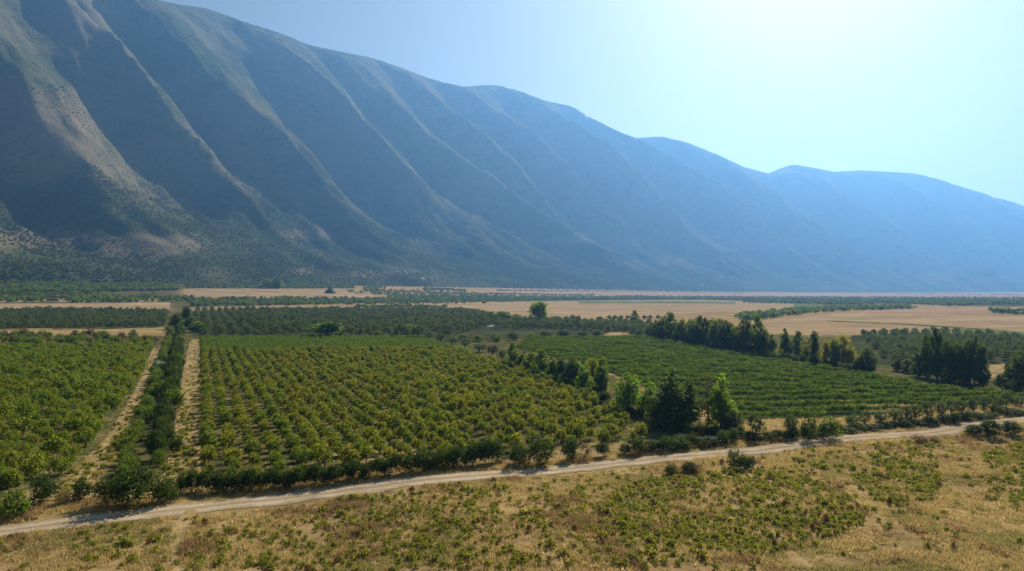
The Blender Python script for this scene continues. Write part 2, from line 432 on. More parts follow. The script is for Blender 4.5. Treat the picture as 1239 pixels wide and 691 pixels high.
amp = np.interp(U, [0, 0.2, 0.34, 0.48, 0.65, 0.85, 1.0, 1.3, 1.9], [0.0, 0.05, 0.14, 0.27, 0.31, 0.25, 0.10, 0.3, 0.35])
rel = (ridge - 0.45) * local * amp[None]
far = np.interp(sm, [0, 2500, 6000, 11000], [1.0, 1.05, 1.3, 1.3])[:, None]
det = fbm(Sg / 260.0 + U[None] * 0.6, U[None] * 4.5, 21, 5, 0.55)
rdg = 1 - np.abs(fbm(Sg / 170.0, U[None] * 2.2, 31, 4, 0.5)) * 2.2
fine = fbm(Sg / 60.0, U[None] * 24, 41, 3)
fade = np.interp(U, [0, 0.1, 0.3, 0.9, 1.0, 1.3], [0.1, 0.35, 1, 0.6, 0.2, 1])[None]
rel = rel * far + fade * (85 * det + 24 * rdg + 5 * fine)
foot_slope = 22 * np.interp(U, [0, 0.08, 0.25], [0, 1, 0])[None] * fbm(Sg / 300.0, U[None] * 5, 51, 3)
s0 = sm[np.abs(pxm[:, 18] - 1190).argmin()]
foot_slope = foot_slope + 150 * np.exp(-((Sg - s0) / 700.0) ** 2 - ((U[None] - 0.13) / 0.07) ** 2)
zscale = np.ones(NS)
for it in range(6):
    Zm = bz[:, None] + ((zc - bz) * zscale)[:, None] * prof[None] + (rel + foot_slope)
    elev = (Zm - H) / np.maximum(PYm, 50)
    tgt = (HZ - np.interp(pxm, skx, sky_)) / F
    ratio = (elev / np.maximum(tgt, 0.004))[:, :185].max(1)
    ok = (pxm[:, 150] > -1500) & (by > 600)
    f = np.where(ok, 1 / np.clip(ratio, 0.5, 2), 1)
    zscale *= smooth(f, 6)
Zm[:, 0] = bz - 6
Zm[:, 1] = np.minimum(Zm[:, 1], bz + 1)
pym = HZ - F * (Zm - H) / np.maximum(PYm, 50)
# bare earth and grass openings in the scrub; sunlit left spur face painted tan
BARE = [(55, 165, 60, 45, 0.9), (40, 290, 80, 14, 0.9), (190, 297, 55, 13, 1.0), (370, 284, 32, 7, 0.8), (362, 329, 14, 4, 1.1), (110, 25, 30, 25, 0.5), (460, 330, 60, 6, 0.6), (720, 290, 60, 8, 0.7), (560, 300, 80, 14, 0.35),
        (900, 292, 60, 10, 0.5), (1180, 338, 50, 6, 0.7), (800, 318, 70, 8, 0.4), (160, 200, 60, 40, 0.35), (270, 130, 14, 12, 0.5)]
bare = np.zeros(PXm.shape)
for a, b, ra, rb, k in BARE:
    bare = np.maximum(bare, k * np.exp(-((pxm - a) / ra) ** 2 - ((pym - b) / rb) ** 2))
bare = np.clip(bare + (0.25 + 0.3 * fbm(Sg / 500.0, U[None] * 4, 83, 3)) * np.interp(U, [0, 0.28, 0.42, 1], [0, 0, 1, 1])[None] + 0.05 * np.clip(ridge - 0.75, 0, 1) * 4 * np.interp(U, [0, .15, .3, .9, 1], [0, 0, 1, 1, .5])[None], 0, 1.2)
Vm = np.stack([PXm, PYm, Zm], 2)
structure('mountain', quad_mesh('mountain', Vm.reshape(-1, 3), grid_faces(NS, NU)[:, ::-1], M['mountain'], True, None, {'bare': bare.ravel()}),
          'long scrub covered mountain range with steep spurs')

# ------------------------------------------------------------------ flat sheets: fields, road, tracks
def strip_field(name, mat, top, bottom, n=60, m=14, lift=0.12, jit=0.35, label=None):
    """a field seen between two edges of the photo, laid on the terrain"""
    tx, ty = np.array(top, float).T; bx_, by_ = np.array(bottom, float).T
    u = np.linspace(0, 1, n)
    ax = np.interp(u, np.linspace(0, 1, len(tx)), tx); ay = np.interp(u, np.linspace(0, 1, len(tx)), ty)
    cx = np.interp(u, np.linspace(0, 1, len(bx_)), bx_); cy = np.interp(u, np.linspace(0, 1, len(bx_)), by_)
    ay = ay + jit * fbm(u * 14, u * 0 + 1.3, 11, 3); cy = cy + jit * fbm(u * 14, u * 0 + 7.7, 5 + len(name), 3)
    A = G(ax, ay); B = G(cx, cy)
    v = np.linspace(0, 1, m)[None, :, None]
    P = A[:, None] * (1 - v) + B[:, None] * v
    P[..., 2] = hgt(P[..., 0], P[..., 1]) + lift
    return structure(name, quad_mesh(name, P.reshape(-1, 3), grid_faces(n, m)[:, ::-1], mat, True), label)

def ribbon(name, mat, pts, width, lift, n=160, wob=0.12, label=None, m=9):
    g = G([p[0] for p in pts], [p[1] for p in pts])[:, :2]
    L = np.concatenate([[0], np.cumsum(np.hypot(*np.diff(g, axis=0).T))])
    t = np.linspace(0, L[-1], n)
    x = smooth(np.interp(t, L, g[:, 0]), 40); y = smooth(np.interp(t, L, g[:, 1]), 40)
    dx, dy = np.gradient(x), np.gradient(y); l = np.hypot(dx, dy)
    w = np.interp(t, L, width) if hasattr(width, '__len__') else np.full(n, width)
    u = np.linspace(-0.5, 0.5, m)
    e1 = 1 + wob * fbm(t / 4, t * 0, 3, 3); e2 = 1 + wob * fbm(t / 4, t * 0 + 9, 4, 3)
    off = np.where(u[None] < 0, u[None] * e1[:, None], u[None] * e2[:, None]) * w[:, None]
    X = x[:, None] - dy[:, None] / l[:, None] * off; Y = y[:, None] + dx[:, None] / l[:, None] * off
    Z = hgt(X, Y) + lift
    across = np.broadcast_to(u + 0.5, X.shape)
    structure(name, quad_mesh(name, np.stack([X, Y, Z], 2).reshape(-1, 3), grid_faces(n, m), mat, True, None, {'across': across.ravel()}), label)
    return x, y

ROAD = [(-420, 697), (-90, 656), (0, 644), (100, 631), (300, 607), (450, 590), (600, 574), (700, 566), (850, 551), (960, 540), (1080, 527), (1170, 517), (1239, 508), (1330, 497), (1520, 477)]
rx_, ry_ = ribbon('road', M['road'], ROAD, 5.4, 0.05, 520, 0.34, 'pale dirt road crossing below the orchards')
ribbon('path', M['straw'], [(62, 606), (95, 583), (130, 545), (150, 515), (168, 480), (184, 445), (196, 418)], 3.0, 0.05, 160, 0.3, 'dry grass track between the left orchard and the ditch hedge')
ribbon('track', M['straw'], [(213, 594), (224, 540), (226, 500), (229, 470), (232, 435), (236, 411)], 4.8, 0.055, 160, 0.2, 'straw coloured track along the left side of the middle orchard')
ribbon('footpath', M['straw'], [(232, 617), (217, 640), (212, 665), (214, 700)], 1.8, 0.06, 60, 0.4, 'narrow worn path leaving the road downhill')

CEN = [(242, 428), (520, 424), (560, 428), (615, 445), (700, 480), (745, 502), (792, 536), (700, 541), (560, 553), (400, 575), (243, 588)]
CTOP = [(242, 409), (505, 408), (545, 420), (556, 428), (515, 425), (242, 429)]
LEFT = [(-14, 421), (186, 419), (162, 475), (127, 532), (82, 576), (42, 590), (-14, 608)]
VINE = [(622, 421), (640, 410), (782, 409), (925, 435), (1060, 456), (1130, 470), (1250, 482), (1250, 486), (1100, 501), (1000, 505), (900, 513), (850, 494), (780, 468), (735, 450), (655, 428)]
def poly_sheet(name, mat, poly, lift, label):
    """a field with straight sides, filled with a lattice of cells inside its outline"""
    top = min(p[1] for p in poly); bot = max(p[1] for p in poly)
    rows = 40
    inv = np.linspace(1 / (bot - HZ), 1 / (top - HZ), rows); ys = HZ + 1 / inv
    P = []
    for y in np.clip(ys, top + 0.3, bot - 0.3):
        xs = []
        for i in range(len(poly)):
            (x0, y0), (x1, y1) = poly[i], poly[(i + 1) % len(poly)]
            if (y0 > y) != (y1 > y): xs.append(x0 + (y - y0) / (y1 - y0) * (x1 - x0))
        P.append(np.stack([np.linspace(min(xs), max(xs), 40), np.full(40, y)], 1))
    P = np.array(P)
    g = G(P[..., 0].ravel(), P[..., 1].ravel()); g[:, 2] += lift
    return structure(name, quad_mesh(name, g, grid_faces(rows, 40)[:, ::-1], mat, True), label)
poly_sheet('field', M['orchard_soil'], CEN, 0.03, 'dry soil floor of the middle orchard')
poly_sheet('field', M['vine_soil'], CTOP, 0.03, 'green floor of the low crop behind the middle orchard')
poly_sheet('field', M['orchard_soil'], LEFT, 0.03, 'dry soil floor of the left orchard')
poly_sheet('field', M['vine_soil'], VINE, 0.03, 'dark soil of the vineyard on the right')  # soil colour darkened to deepen the gaps between vine rows

FIELDS = [
    ('field_gold', [(222, 349.5), (330, 350), (440, 351), (462, 356)], [(224, 361), (330, 361), (440, 360), (462, 357.5)], 'straw field strip at the foot of the mountain'),
    ('field_gold', [(-60, 368), (110, 367), (206, 366)], [(-60, 376), (110, 377), (204, 379)], 'narrow straw strip behind the left olive grove'),
    ('field_gold', [(-60, 358), (190, 358)], [(-60, 366), (190, 365)], 'patchy strip between two olive belts'),
    ('straw', [(-60, 400.5), (110, 399.5), (198, 396)], [(-60, 404.5), (110, 405), (196, 404)], 'bare strip behind the left orchard'),
    ('field_gold', [(430, 367.5), (560, 366), (700, 364), (840, 363), (960, 368), (1006, 372)], [(430, 374), (560, 375), (640, 386), (760, 388), (880, 380), (1004, 375.5)], 'wide golden stubble field in mid valley'),
    ('field_pink', [(590, 349.5), (740, 351), (900, 354), (1250, 357.5)], [(590, 355), (740, 357.5), (900, 358), (1250, 360)], 'long pale field under the mountain foot'),
    ('field_pink', [(520, 351.5), (600, 353), (700, 356)], [(520, 354), (600, 358), (700, 358.5)], 'pinkish wedge of bare field'),
    ('field_green', [(960, 367), (1040, 368), (1110, 370)], [(960, 373), (1040, 375), (1110, 373)], 'pale green pasture strip'),
    ('field_gold', [(925, 388), (1000, 381), (1100, 377), (1250, 375)], [(925, 405), (1040, 406), (1140, 402), (1250, 411)], 'large tan stubble field on the right'),
    ('field_pink', [(1050, 376), (1150, 374.2), (1250, 372)], [(1050, 380), (1150, 379), (1250, 378)], 'paler tan field beyond the stubble'),
    ('straw', [(1178, 444), (1215, 441), (1250, 440)], [(1176, 457), (1215, 459), (1250, 460)], 'small bright straw patch beside the dark trees'),
    ('field_gold', [(893, 514), (1000, 508), (1100, 502.5), (1250, 486.5)], [(880, 528), (1000, 520), (1100, 512), (1250, 496)], 'dry grass strip under the roadside olive trees'),
    ('pale', [(600, 392.3), (630, 391.7), (657, 392)], [(588, 395.6), (630, 394.6), (655, 394)], 'pale bare strip behind the vineyard'),
    ('straw', [(735, 403), (745, 402), (760, 402)], [(730, 406.5), (745, 406.5), (762, 405.5)], 'small bare patch behind the vineyard'),
    ('field_green', [(135, 338), (180, 338.5), (212, 341)], [(130, 343), (180, 343.5), (214, 344)], 'bright green strip at the mountain foot'),
    ('field_dark', [(-60, 379), (204, 378)], [(-60, 399), (198, 395)], 'dark green floor of the left olive grove'),
    ('field_dark', [(232, 376), (430, 375), (560, 376), (640, 388), (790, 392)], [(232, 407), (430, 407), (545, 415), (640, 408), (790, 407)], 'dark green floor of the middle olive grove'),
    ('field_dark', [(1030, 405), (1140, 403), (1250, 411)], [(1030, 441), (1140, 443), (1250, 440)], 'dark green floor of the right olive grove'),
    ('orchard_soil', [(1000, 388.4), (1100, 392.4), (1250, 402.6)], [(1000, 389.2), (1100, 393.4), (1250, 403.8)], 'dark ditch line across the tan field'),
    ('field_green', [(700, 365), (800, 364.6), (890, 365.4)], [(700, 367.2), (800, 367), (890, 367.6)], 'faint green strip in the golden field'),
    ('field_green', [(1120, 398), (1190, 399), (1250, 403)], [(1120, 399.5), (1190, 404), (1250, 409)], 'greenish strip at the near edge of the tan field'),
    ('field_dark', [(480, 358), (700, 359), (850, 361), (1000, 361.5), (1250, 362)], [(480, 366), (700, 363), (850, 362.6), (1000, 366), (1250, 369)], 'dark belt of far scrub'),
]
for k, (mt, top, bot, lab) in enumerate(FIELDS):
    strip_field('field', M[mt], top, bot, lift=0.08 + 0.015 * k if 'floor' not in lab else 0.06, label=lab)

# ------------------------------------------------------------------ foliage builders
def leaf_quads(P, out, size, r, aspect=0.55, up=0.25, spread=0.9):
    n = len(P)
    nrm = out + r.normal(0, spread, (n, 3)); nrm[:, 2] += up
    nrm /= np.linalg.norm(nrm, axis=1, keepdims=True) + 1e-9
    t = np.cross(nrm, r.normal(0, 1, (n, 3))); t /= np.linalg.norm(t, axis=1, keepdims=True) + 1e-9
    b = np.cross(nrm, t)
    s = size * r.uniform(0.6, 1.35, (n, 1))
    V = np.stack([P - t * s, P - b * s * aspect + nrm * s * 0.15, P + t * s, P + b * s * aspect + nrm * s * 0.15], 1)
    return V.reshape(-1, 3)

def crown(name, lobes, n, size, mat, seed, hollow=0.55, gap=0.0, aspect=0.55, tintscale=1.0, zmin=None, clumps=0):
    """leaf clusters through the volume of several lobes; gap > 0 leaves holes"""
    r = np.random.default_rng(seed)
    L = np.array(lobes, float)                        # x y z rx ry rz
    wgt = (L[:, 3] * L[:, 4] + L[:, 4] * L[:, 5] + L[:, 3] * L[:, 5]); wgt /= wgt.sum()
    k = r.choice(len(L), int(n * 2.2) + 20, p=wgt)
    d = r.normal(0, 1, (len(k), 3)); d /= np.linalg.norm(d, axis=1, keepdims=True)
    rad = hollow + (1 - hollow) * r.random(len(k)) ** 0.7
    rad *= 1 + 0.16 * r.normal(0, 1, len(k)).clip(-1.5, 1.8)
    P = L[k, :3] + d * L[k, 3:] * rad[:, None]
    keep = np.ones(len(P), bool)
    if gap > 0:
        sc = 1.6 / L[:, 3:].mean()
        g = vnoise(P[:, 0] * sc + P[:, 2] * 0.7 * sc, P[:, 1] * sc - P[:, 2] * 0.9 * sc, seed + 3) + 0.5 * vnoise(P[:, 0] * 2.3 * sc, (P[:, 2] + P[:, 1]) * 2.3 * sc, seed + 9)
        keep &= g > gap
    for j in range(len(L)):                           # nothing deep inside another lobe
        q = ((P - L[j, :3]) / L[j, 3:])
        keep &= ~(((q * q).sum(1) < (hollow * 0.8) ** 2) & (k != j))
    if zmin is not None: keep &= P[:, 2] > zmin
    idx = np.flatnonzero(keep)[:n]
    P, d, k = P[idx], d[idx], k[idx]
    tint = np.clip(0.5 + 0.22 * r.normal(0, 1, len(P)) + 0.18 * (r.random(len(L))[k] - 0.5), 0, 1)
    V = leaf_quads(P, d, size, r, aspect)
    return quad_mesh(name, V, np.arange(len(V)).reshape(-1, 4), mat, False, {'tint': tint})

def tube(paths, sides=6):
    V, Q = [], []
    for path in paths:
        base = len(V)
        for i, (x, y, z, rr) in enumerate(path):
            for a in range(sides):
                w = 2 * math.pi * a / sides
                V.append((x + rr * math.cos(w), y + rr * math.sin(w), z))
        for i in range(len(path) - 1):
            for a in range(sides):
                b = (a + 1) % sides
                Q.append((base + i * sides + a, base + i * sides + b, base + (i + 1) * sides + b, base + (i + 1) * sides + a))
    return V, Q

def trunk_mesh(name, h, r0, spread, seed, limbs=4, lean=0.05):
    q = random.Random(seed)
    fork = h * q.uniform(0.3, 0.42)
    lx, ly = q.uniform(-lean, lean) * h, q.uniform(-lean, lean) * h
    paths = [[(0, 0, -0.3, r0 * 1.3), (lx * 0.2, ly * 0.2, fork * 0.35, r0), (lx * 0.5, ly * 0.5, fork, r0 * 0.8), (lx, ly, h * 0.9, r0 * 0.2)]]
    for k in range(limbs):
        a = 2 * math.pi * (k + q.random()) / limbs
        e = spread * q.uniform(0.6, 1)
        z0 = fork * q.uniform(0.75, 1.25)
        paths.append([(lx * 0.4, ly * 0.4, z0, r0 * 0.55), (lx * 0.4 + e * 0.45 * math.cos(a), ly * 0.4 + e * 0.45 * math.sin(a), z0 + (h - z0) * 0.35, r0 * 0.35), (lx * 0.4 + e * math.cos(a), ly * 0.4 + e * math.sin(a), z0 + (h - z0) * 0.72, r0 * 0.12)])
    V, Q = tube(paths)
    return quad_mesh(name, V, Q, M['bark'], True)

def lobes_round(r, R, hgt_, z0, n, squash=0.8):
    """n lobes filling a rounded crown of radius R from z0 to z0+hgt_"""
    out = []
    for i in range(n):
        a = r.uniform(0, 2 * math.pi); t = r.uniform(0.0, 1.0)
        z = z0 + hgt_ * (0.2 + 0.62 * t)
        rad = R * 0.62 * math.sqrt(max(0.05, 1 - (2 * t - 0.85) ** 2 * 0.75)) * r.uniform(0.5, 1.05)
        s = R * r.uniform(0.32, 0.55)
        out.append((rad * math.cos(a), rad * math.sin(a), z, s, s, s * squash))
    out.append((0, 0, z0 + hgt_ * 0.5, R * 0.7, R * 0.7, hgt_ * 0.42))
    return out

def lobes_tall(r, R, hh, z0, n, taper=0.75):
    """an upright crown: lobes spread through an egg shape, R its half width; taper near 1 makes a cone"""
    out = []
    for i in range(n):
        t = (i + r.uniform(0, 1)) / n
        if taper > 0.85: prof_ = (1.02 - t) ** 0.9
        else: prof_ = (0.62 + 0.38 * math.sin(math.pi * min(1, t * 1.15) ** 0.8)) * (1 - taper * max(0, t - 0.35) ** 1.5 * 1.3)
        rad = R * prof_ * r.uniform(0.75, 1.15)
        a = i * 2.4 + r.uniform(-0.7, 0.7); s = max(0.32, rad * r.uniform(0.42, 0.62))
        e = max(0, rad - s)
        out.append((e * math.cos(a), e * math.sin(a), z0 + hh * (0.04 + 0.9 * t), s, s, s * r.uniform(0.95, 1.4)))
    out.append((0, 0, z0 + hh * 0.4, R * 0.45, R * 0.45, hh * 0.38))
    return out

# unit-height meshes: every crown is built for a plant about 1 m tall scaled up in real metres below
LIB = {}
def lib(key, makers):
    LIB[key] = makers
# small orchard trees 3.4 m tall
lib('orchard', [crown('orchard_crown', lobes_round(np.random.default_rng(100 + i), 1.65, 2.9, 0.35, 8), 1150, 0.145, M['orchard'], 100 + i, 0.5, 0.62) for i in range(6)])
lib('orchard_trunk', [trunk_mesh('orchard_trunk', 2.6, 0.11, 1.0, 130 + i, 5) for i in range(3)])
lib('left_orchard', [crown('left_orchard_crown', lobes_round(np.random.default_rng(200 + i), 2.1, 3.1, 0.1, 9), 1200, 0.16, M['left_orchard'], 200 + i, 0.5, 0.6) for i in range(6)])
lib('left_trunk', [trunk_mesh('left_orchard_trunk', 2.6, 0.12, 1.3, 230 + i, 5) for i in range(3)])
lib('vine', [crown('vine_leaves', [(x, r_ * 0.3, 1.0 + 0.3 * q_, 0.75, 0.55, 0.62) for x, r_, q_ in ((-1.1, 0.5, 0.4), (-0.4, -0.5, 0.9), (0.4, 0.3, 0.2), (1.1, -0.2, 0.8))] + [(0, 0, 0.7, 1.3, 0.5, 0.6)], 480, 0.145, M['vine'], 300 + i, 0.45, 0.55) for i in range(5)])
lib('olive', [crown('olive_crown', lobes_round(np.random.default_rng(400 + i), 2.5, 3.9, 0.9, 10), 1000, 0.2, M['olive'], 400 + i, 0.55, 0.62) for i in range(6)])
lib('olive_trunk', [trunk_mesh('olive_trunk', 3.8, 0.24, 1.7, 430 + i, 4, 0.12) for i in range(4)])
lib('hedge', [crown('hedge_bush', lobes_round(np.random.default_rng(500 + i), 2.0, 3.6, -0.1, 9), 1700, 0.14, M['hedge'], 500 + i, 0.45, 0.55, zmin=0.0) for i in range(6)])
lib('hedge_bright', [crown('hedge_bush', lobes_round(np.random.default_rng(520 + i), 2.0, 3.4, -0.1, 9), 1500, 0.145, M['hedge_bright'], 520 + i, 0.45, 0.58, zmin=0.0) for i in range(5)])
lib('shrub', [crown('low_shrub', lobes_round(np.random.default_rng(600 + i), 0.75, 0.75, 0.0, 6, 0.7), 170, 0.12, M['shrub'], 600 + i, 0.4, 0.5, zmin=0.0) for i in range(5)])
lib('weed', [crown('dry_weed', lobes_round(np.random.default_rng(620 + i), 0.6, 0.9, 0.0, 5, 0.9), 150, 0.10, M['weed'], 620 + i, 0.4, 0.5, zmin=0.0) for i in range(3)])
lib('scrub', [crown('scrub', lobes_round(np.random.default_rng(650 + i), 1.0, 1.3, -0.1, 4), 60, 0.34, M['scrub'], 650 + i, 0.5, 0.0) for i in range(4)])
lib('far_tree', [crown('far_tree', lobes_round(np.random.default_rng(670 + i), 2.4, 3.8, 0.6, 6), 110, 0.6, M[('olive', 'tree_mid', 'olive', 'hedge_bright')[i]], 670 + i, 0.55, 0.3) for i in range(4)])
for key, mt, n, sz, gap in (('tree_dark', 'tree_dark', 3200, 0.23, 0.6), ('tree_mid', 'tree_mid', 3400, 0.23, 0.58), ('tree_bright', 'tree_bright', 3300, 0.22, 0.58), ('tree_yellow', 'tree_yellow', 2800, 0.23, 0.62), ('tree_brown', 'tree_brown', 420, 0.26, 0.7)):
    lib(key, [crown(key + '_crown', lobes_tall(np.random.default_rng(700 + 10 * len(key) + i), (2.7, 2.5, 3.0, 2.3, 3.1, 2.6)[i], (9.2, 9.4, 8.4, 9.6, 8.0, 9.0)[i], 0.3, (20, 14, 17, 22, 13, 16)[i], (0.1, 0.35, 0.2, 0.5, 0.0, 0.3)[i]), n, sz, M[mt], 700 + i, 0.45, gap) for i in range(6)])
lib('dry_bush', [crown('dry_bush', lobes_round(np.random.default_rng(540 + i), 2.0, 3.4, -0.1, 9), 1300, 0.13, M['grass_brown'], 540 + i, 0.45, 0.5, zmin=0.0) for i in range(2)])
lib('conifer', [crown('conifer_crown', lobes_tall(np.random.default_rng(790 + i), 2.8, 9.4, 0.1, 24, 0.9), 3600, 0.21, M['tree_dark'], 790 + i, 0.4, 0.35) for i in range(2)])
lib('tree_trunk', [trunk_mesh('tree_trunk', 8.5, 0.22, 1.6, 800 + i, 6, 0.03) for i in range(4)])
lib('round_tree', [crown('round_crown', lobes_round(np.random.default_rng(820 + i), 3.6, 7.6, 1.6, 14), 1300, 0.38, M['tree_mid'], 820 + i, 0.5, 0.6) for i in range(3)])

def tuft(name, n, h, spread, mat, seed):
    r = np.random.default_rng(seed)
    a = r.uniform(0, 2 * math.pi, n); d = spread * np.sqrt(r.random(n))
    b = np.stack([d * np.cos(a), d * np.sin(a), np.zeros(n)], 1)
    hh = h * r.uniform(0.5, 1.15, n); ang = r.uniform(0, 2 * math.pi, n); w = 0.035 * r.uniform(0.7, 1.5, n)
    lean = np.stack([np.cos(a), np.sin(a), 0 * a], 1) * (hh * r.uniform(0.15, 0.75, n))[:, None]
    side = np.stack([np.cos(ang) * w, np.sin(ang) * w, 0 * w], 1)
    top = b + lean + np.stack([0 * hh, 0 * hh, hh], 1)
    V = np.stack([b - side, b + side, top], 1).reshape(-1, 3)
    return quad_mesh(name, V, np.arange(len(V)).reshape(-1, 3), mat, False, {'tint': np.clip(0.5 + 0.25 * r.normal(0, 1, n), 0, 1)})
lib('grass', [tuft('grass_tuft', 26, 0.42, 0.42, M['grass'], 900 + i) for i in range(4)])
lib('grass_brown', [tuft('grass_tuft', 24, 0.5, 0.36, M['grass_brown'], 920 + i) for i in range(3)])
lib('grass_green', [tuft('grass_tuft', 26, 0.36, 0.42, M['grass_green'], 910 + i) for i in range(3)])

# ------------------------------------------------------------------ placing
def stuff(name, keys, P, scale, label, seed=0, yaw=None):
    """one object for what nobody could count: a point cloud that carries copies of the plants"""
    r = np.random.default_rng(seed)
    meshes = sum([LIB[k] for k in keys], [])
    src = bpy.data.collections.new(name + '_kinds')
    for k, me in enumerate(meshes):
        src.objects.link(bpy.data.objects.new('%s_kind_%02d' % (name, k), me))
    n = len(P)
    me = bpy.data.meshes.new(name)
    me.vertices.add(n); me.vertices.foreach_set('co', np.asarray(P, np.float32).ravel())
    sc = np.asarray(scale, np.float32)
    if sc.ndim == 1: sc = np.stack([sc, sc, sc * r.uniform(0.85, 1.15, n)], 1)
    a = me.attributes.new('sc', 'FLOAT_VECTOR', 'POINT'); a.data.foreach_set('vector', sc.astype(np.float32).ravel())
    rot = np.zeros((n, 3), np.float32); rot[:, 2] = r.uniform(0, 6.28, n) if yaw is None else yaw
    a = me.attributes.new('rot', 'FLOAT_VECTOR', 'POINT'); a.data.foreach_set('vector', rot.ravel())
    a = me.attributes.new('idx', 'INT', 'POINT'); a.data.foreach_set('value', r.integers(0, len(meshes), n).astype(np.int32))
    ng = bpy.data.node_groups.new(name, 'GeometryNodeTree')
    ng.interface.new_socket('Geometry', in_out='INPUT', socket_type='NodeSocketGeometry')
    ng.interface.new_socket('Geometry', in_out='OUTPUT', socket_type='NodeSocketGeometry')
    N = ng.nodes.new
    gi, go, ip, ci = N('NodeGroupInput'), N('NodeGroupOutput'), N('GeometryNodeInstanceOnPoints'), N('GeometryNodeCollectionInfo')
    ci.inputs['Collection'].default_value = src
    ci.inputs['Separate Children'].default_value = True; ci.inputs['Reset Children'].default_value = True
    ip.inputs['Pick Instance'].default_value = True
    def at(nm, ty):
        q = N('GeometryNodeInputNamedAttribute'); q.data_type = ty; q.inputs['Name'].default_value = nm
        return q.outputs['Attribute']
    L = ng.links.new
    L(gi.outputs[0], ip.inputs['Points']); L(ci.outputs[0], ip.inputs['Instance'])
    L(at('idx', 'INT'), ip.inputs['Instance Index']); L(at('rot', 'FLOAT_VECTOR'), ip.inputs['Rotation']); L(at('sc', 'FLOAT_VECTOR'), ip.inputs['Scale'])
    L(ip.outputs[0], go.inputs[0])
    o = link(name, me)
    o.modifiers.new('scatter', 'NODES').node_group = ng
    return tag(o, label, None, None, 'stuff')

def single(name, me, p, s, label, cat, group=None, yaw=None):
    o = link(name, me); o.location = p
    o.scale = s if hasattr(s, '__len__') else (s, s, s)
    o.rotation_euler = (0, 0, random.uniform(0, 6.28) if yaw is None else yaw)
    return tag(o, label, cat, group)

def tree(name, crown_me, trunk_me, p, s, label, cat='tree', group=None, yaw=None):
    e = bpy.data.objects.new(name, None); COL.objects.link(e)
    e.location = p; e.scale = s if hasattr(s, '__len__') else (s, s, s); e.empty_display_size = 0.5
    e.rotation_euler = (0, 0, random.uniform(0, 6.28) if yaw is None else yaw)
    link('crown', crown_me, e); link('trunk', trunk_me, e)
    return tag(e, label, cat, group)

def on_ground(X, Y):
    return np.stack([X, Y, hgt(X, Y)], 1)

def pick(a): return a[random.randrange(len(a))]

def lattice(poly, dirv, row, step, jit, drop=0.04, ymax=None):
    """plants in rows inside a field outline"""
    d = np.array(dirv, float); d /= np.linalg.norm(d); n = np.array([d[1], -d[0]])
    g = G([p[0] for p in poly], [p[1] for p in poly])[:, :2]
    a = g @ d; b = g @ n
    A, B = np.meshgrid(np.arange(a.min() - 5, a.max() + 5, step), np.arange(b.min() - 5, b.max() + 5, row), indexing='ij')
    A = A + (np.arange(B.shape[1]) % 2)[None] * step * 0.5
    A = A.ravel() + rng.normal(0, jit, A.size); B = B.ravel() + rng.normal(0, jit * 0.6, B.size)
    X = A * d[0] + B * n[0]; Y = A * d[1] + B * n[1]
    px, py = proj(X, np.maximum(Y, 1), 0)
    ok = (Y > 40) & inside(px, py, poly) & (rng.random(X.size) > drop)
    P = on_ground(X[ok], Y[ok])
    return P[np.argsort(P[:, 1])]

TRK = (-0.413, 0.911)
# --- middle orchard
P = lattice(CEN, TRK, 3.5, 4.2, 0.3, 0.06)
print('middle orchard', len(P))
sz = np.clip(0.91 + 0.19 * rng.normal(0, 1, len(P)), 0.45, 1.25)
px_, py_ = proj(P[:, 0], P[:, 1], P[:, 2])
for i in range(min(300, len(P))):
    tree('orchard_tree', pick(LIB['orchard']), pick(LIB['orchard_trunk']), P[i], sz[i], 'small bushy yellow green fruit tree in the front rows of the middle orchard', 'fruit tree', 'fruit trees in rows in the middle orchard')
stuff('orchard', ['orchard'], P[300:], sz[300:], 'rows of small yellow green fruit trees in the back of the middle orchard', 11)
P = lattice(CTOP, TRK, 2.4, 2.6, 0.4)
print('top crop', len(P))
stuff('crop', ['vine'], P, rng.uniform(0.75, 1.1, len(P)), 'bright green low crop behind the middle orchard', 12)
# --- left orchard
P = lattice(LEFT, TRK, 4.2, 5.0, 0.7)
print('left orchard', len(P))
sz = np.clip(0.9 + 0.2 * rng.normal(0, 1, len(P)), 0.55, 1.5)
for i in range(min(300, len(P))):
    tree('fruit_tree', pick(LIB['left_orchard']), pick(LIB['left_trunk']), P[i], sz[i], 'spreading bright green fruit tree in the front of the left orchard', 'fruit tree', 'fruit trees in the left orchard')
stuff('orchard', ['left_orchard'], P[300:], sz[300:], 'bright green fruit trees in the back of the left orchard', 13)
# --- vineyard
P = lattice(VINE, (1.0, -0.06), 7.6, 1.9, 0.22, 0.06)
print('vineyard', len(P))
sz = rng.uniform(0.7, 1.3, len(P)) * (1 + 0.25 * fbm(P[:, 0] / 14, P[:, 1] / 14, 72, 3))
for i in range(min(300, len(P))):
    single('grapevine', pick(LIB['vine']), P[i], sz[i], 'leafy green grapevine in the front rows of the vineyard', 'grapevine', 'grapevines in rows in the vineyard', yaw=-0.06 + random.uniform(-0.15, 0.15))
stuff('vineyard', ['vine'], P[300:], sz[300:], 'rows of leafy green grapevines in the back of the vineyard', 14, yaw=-0.06 + rng.normal(0, 0.1, len(P) - 300))

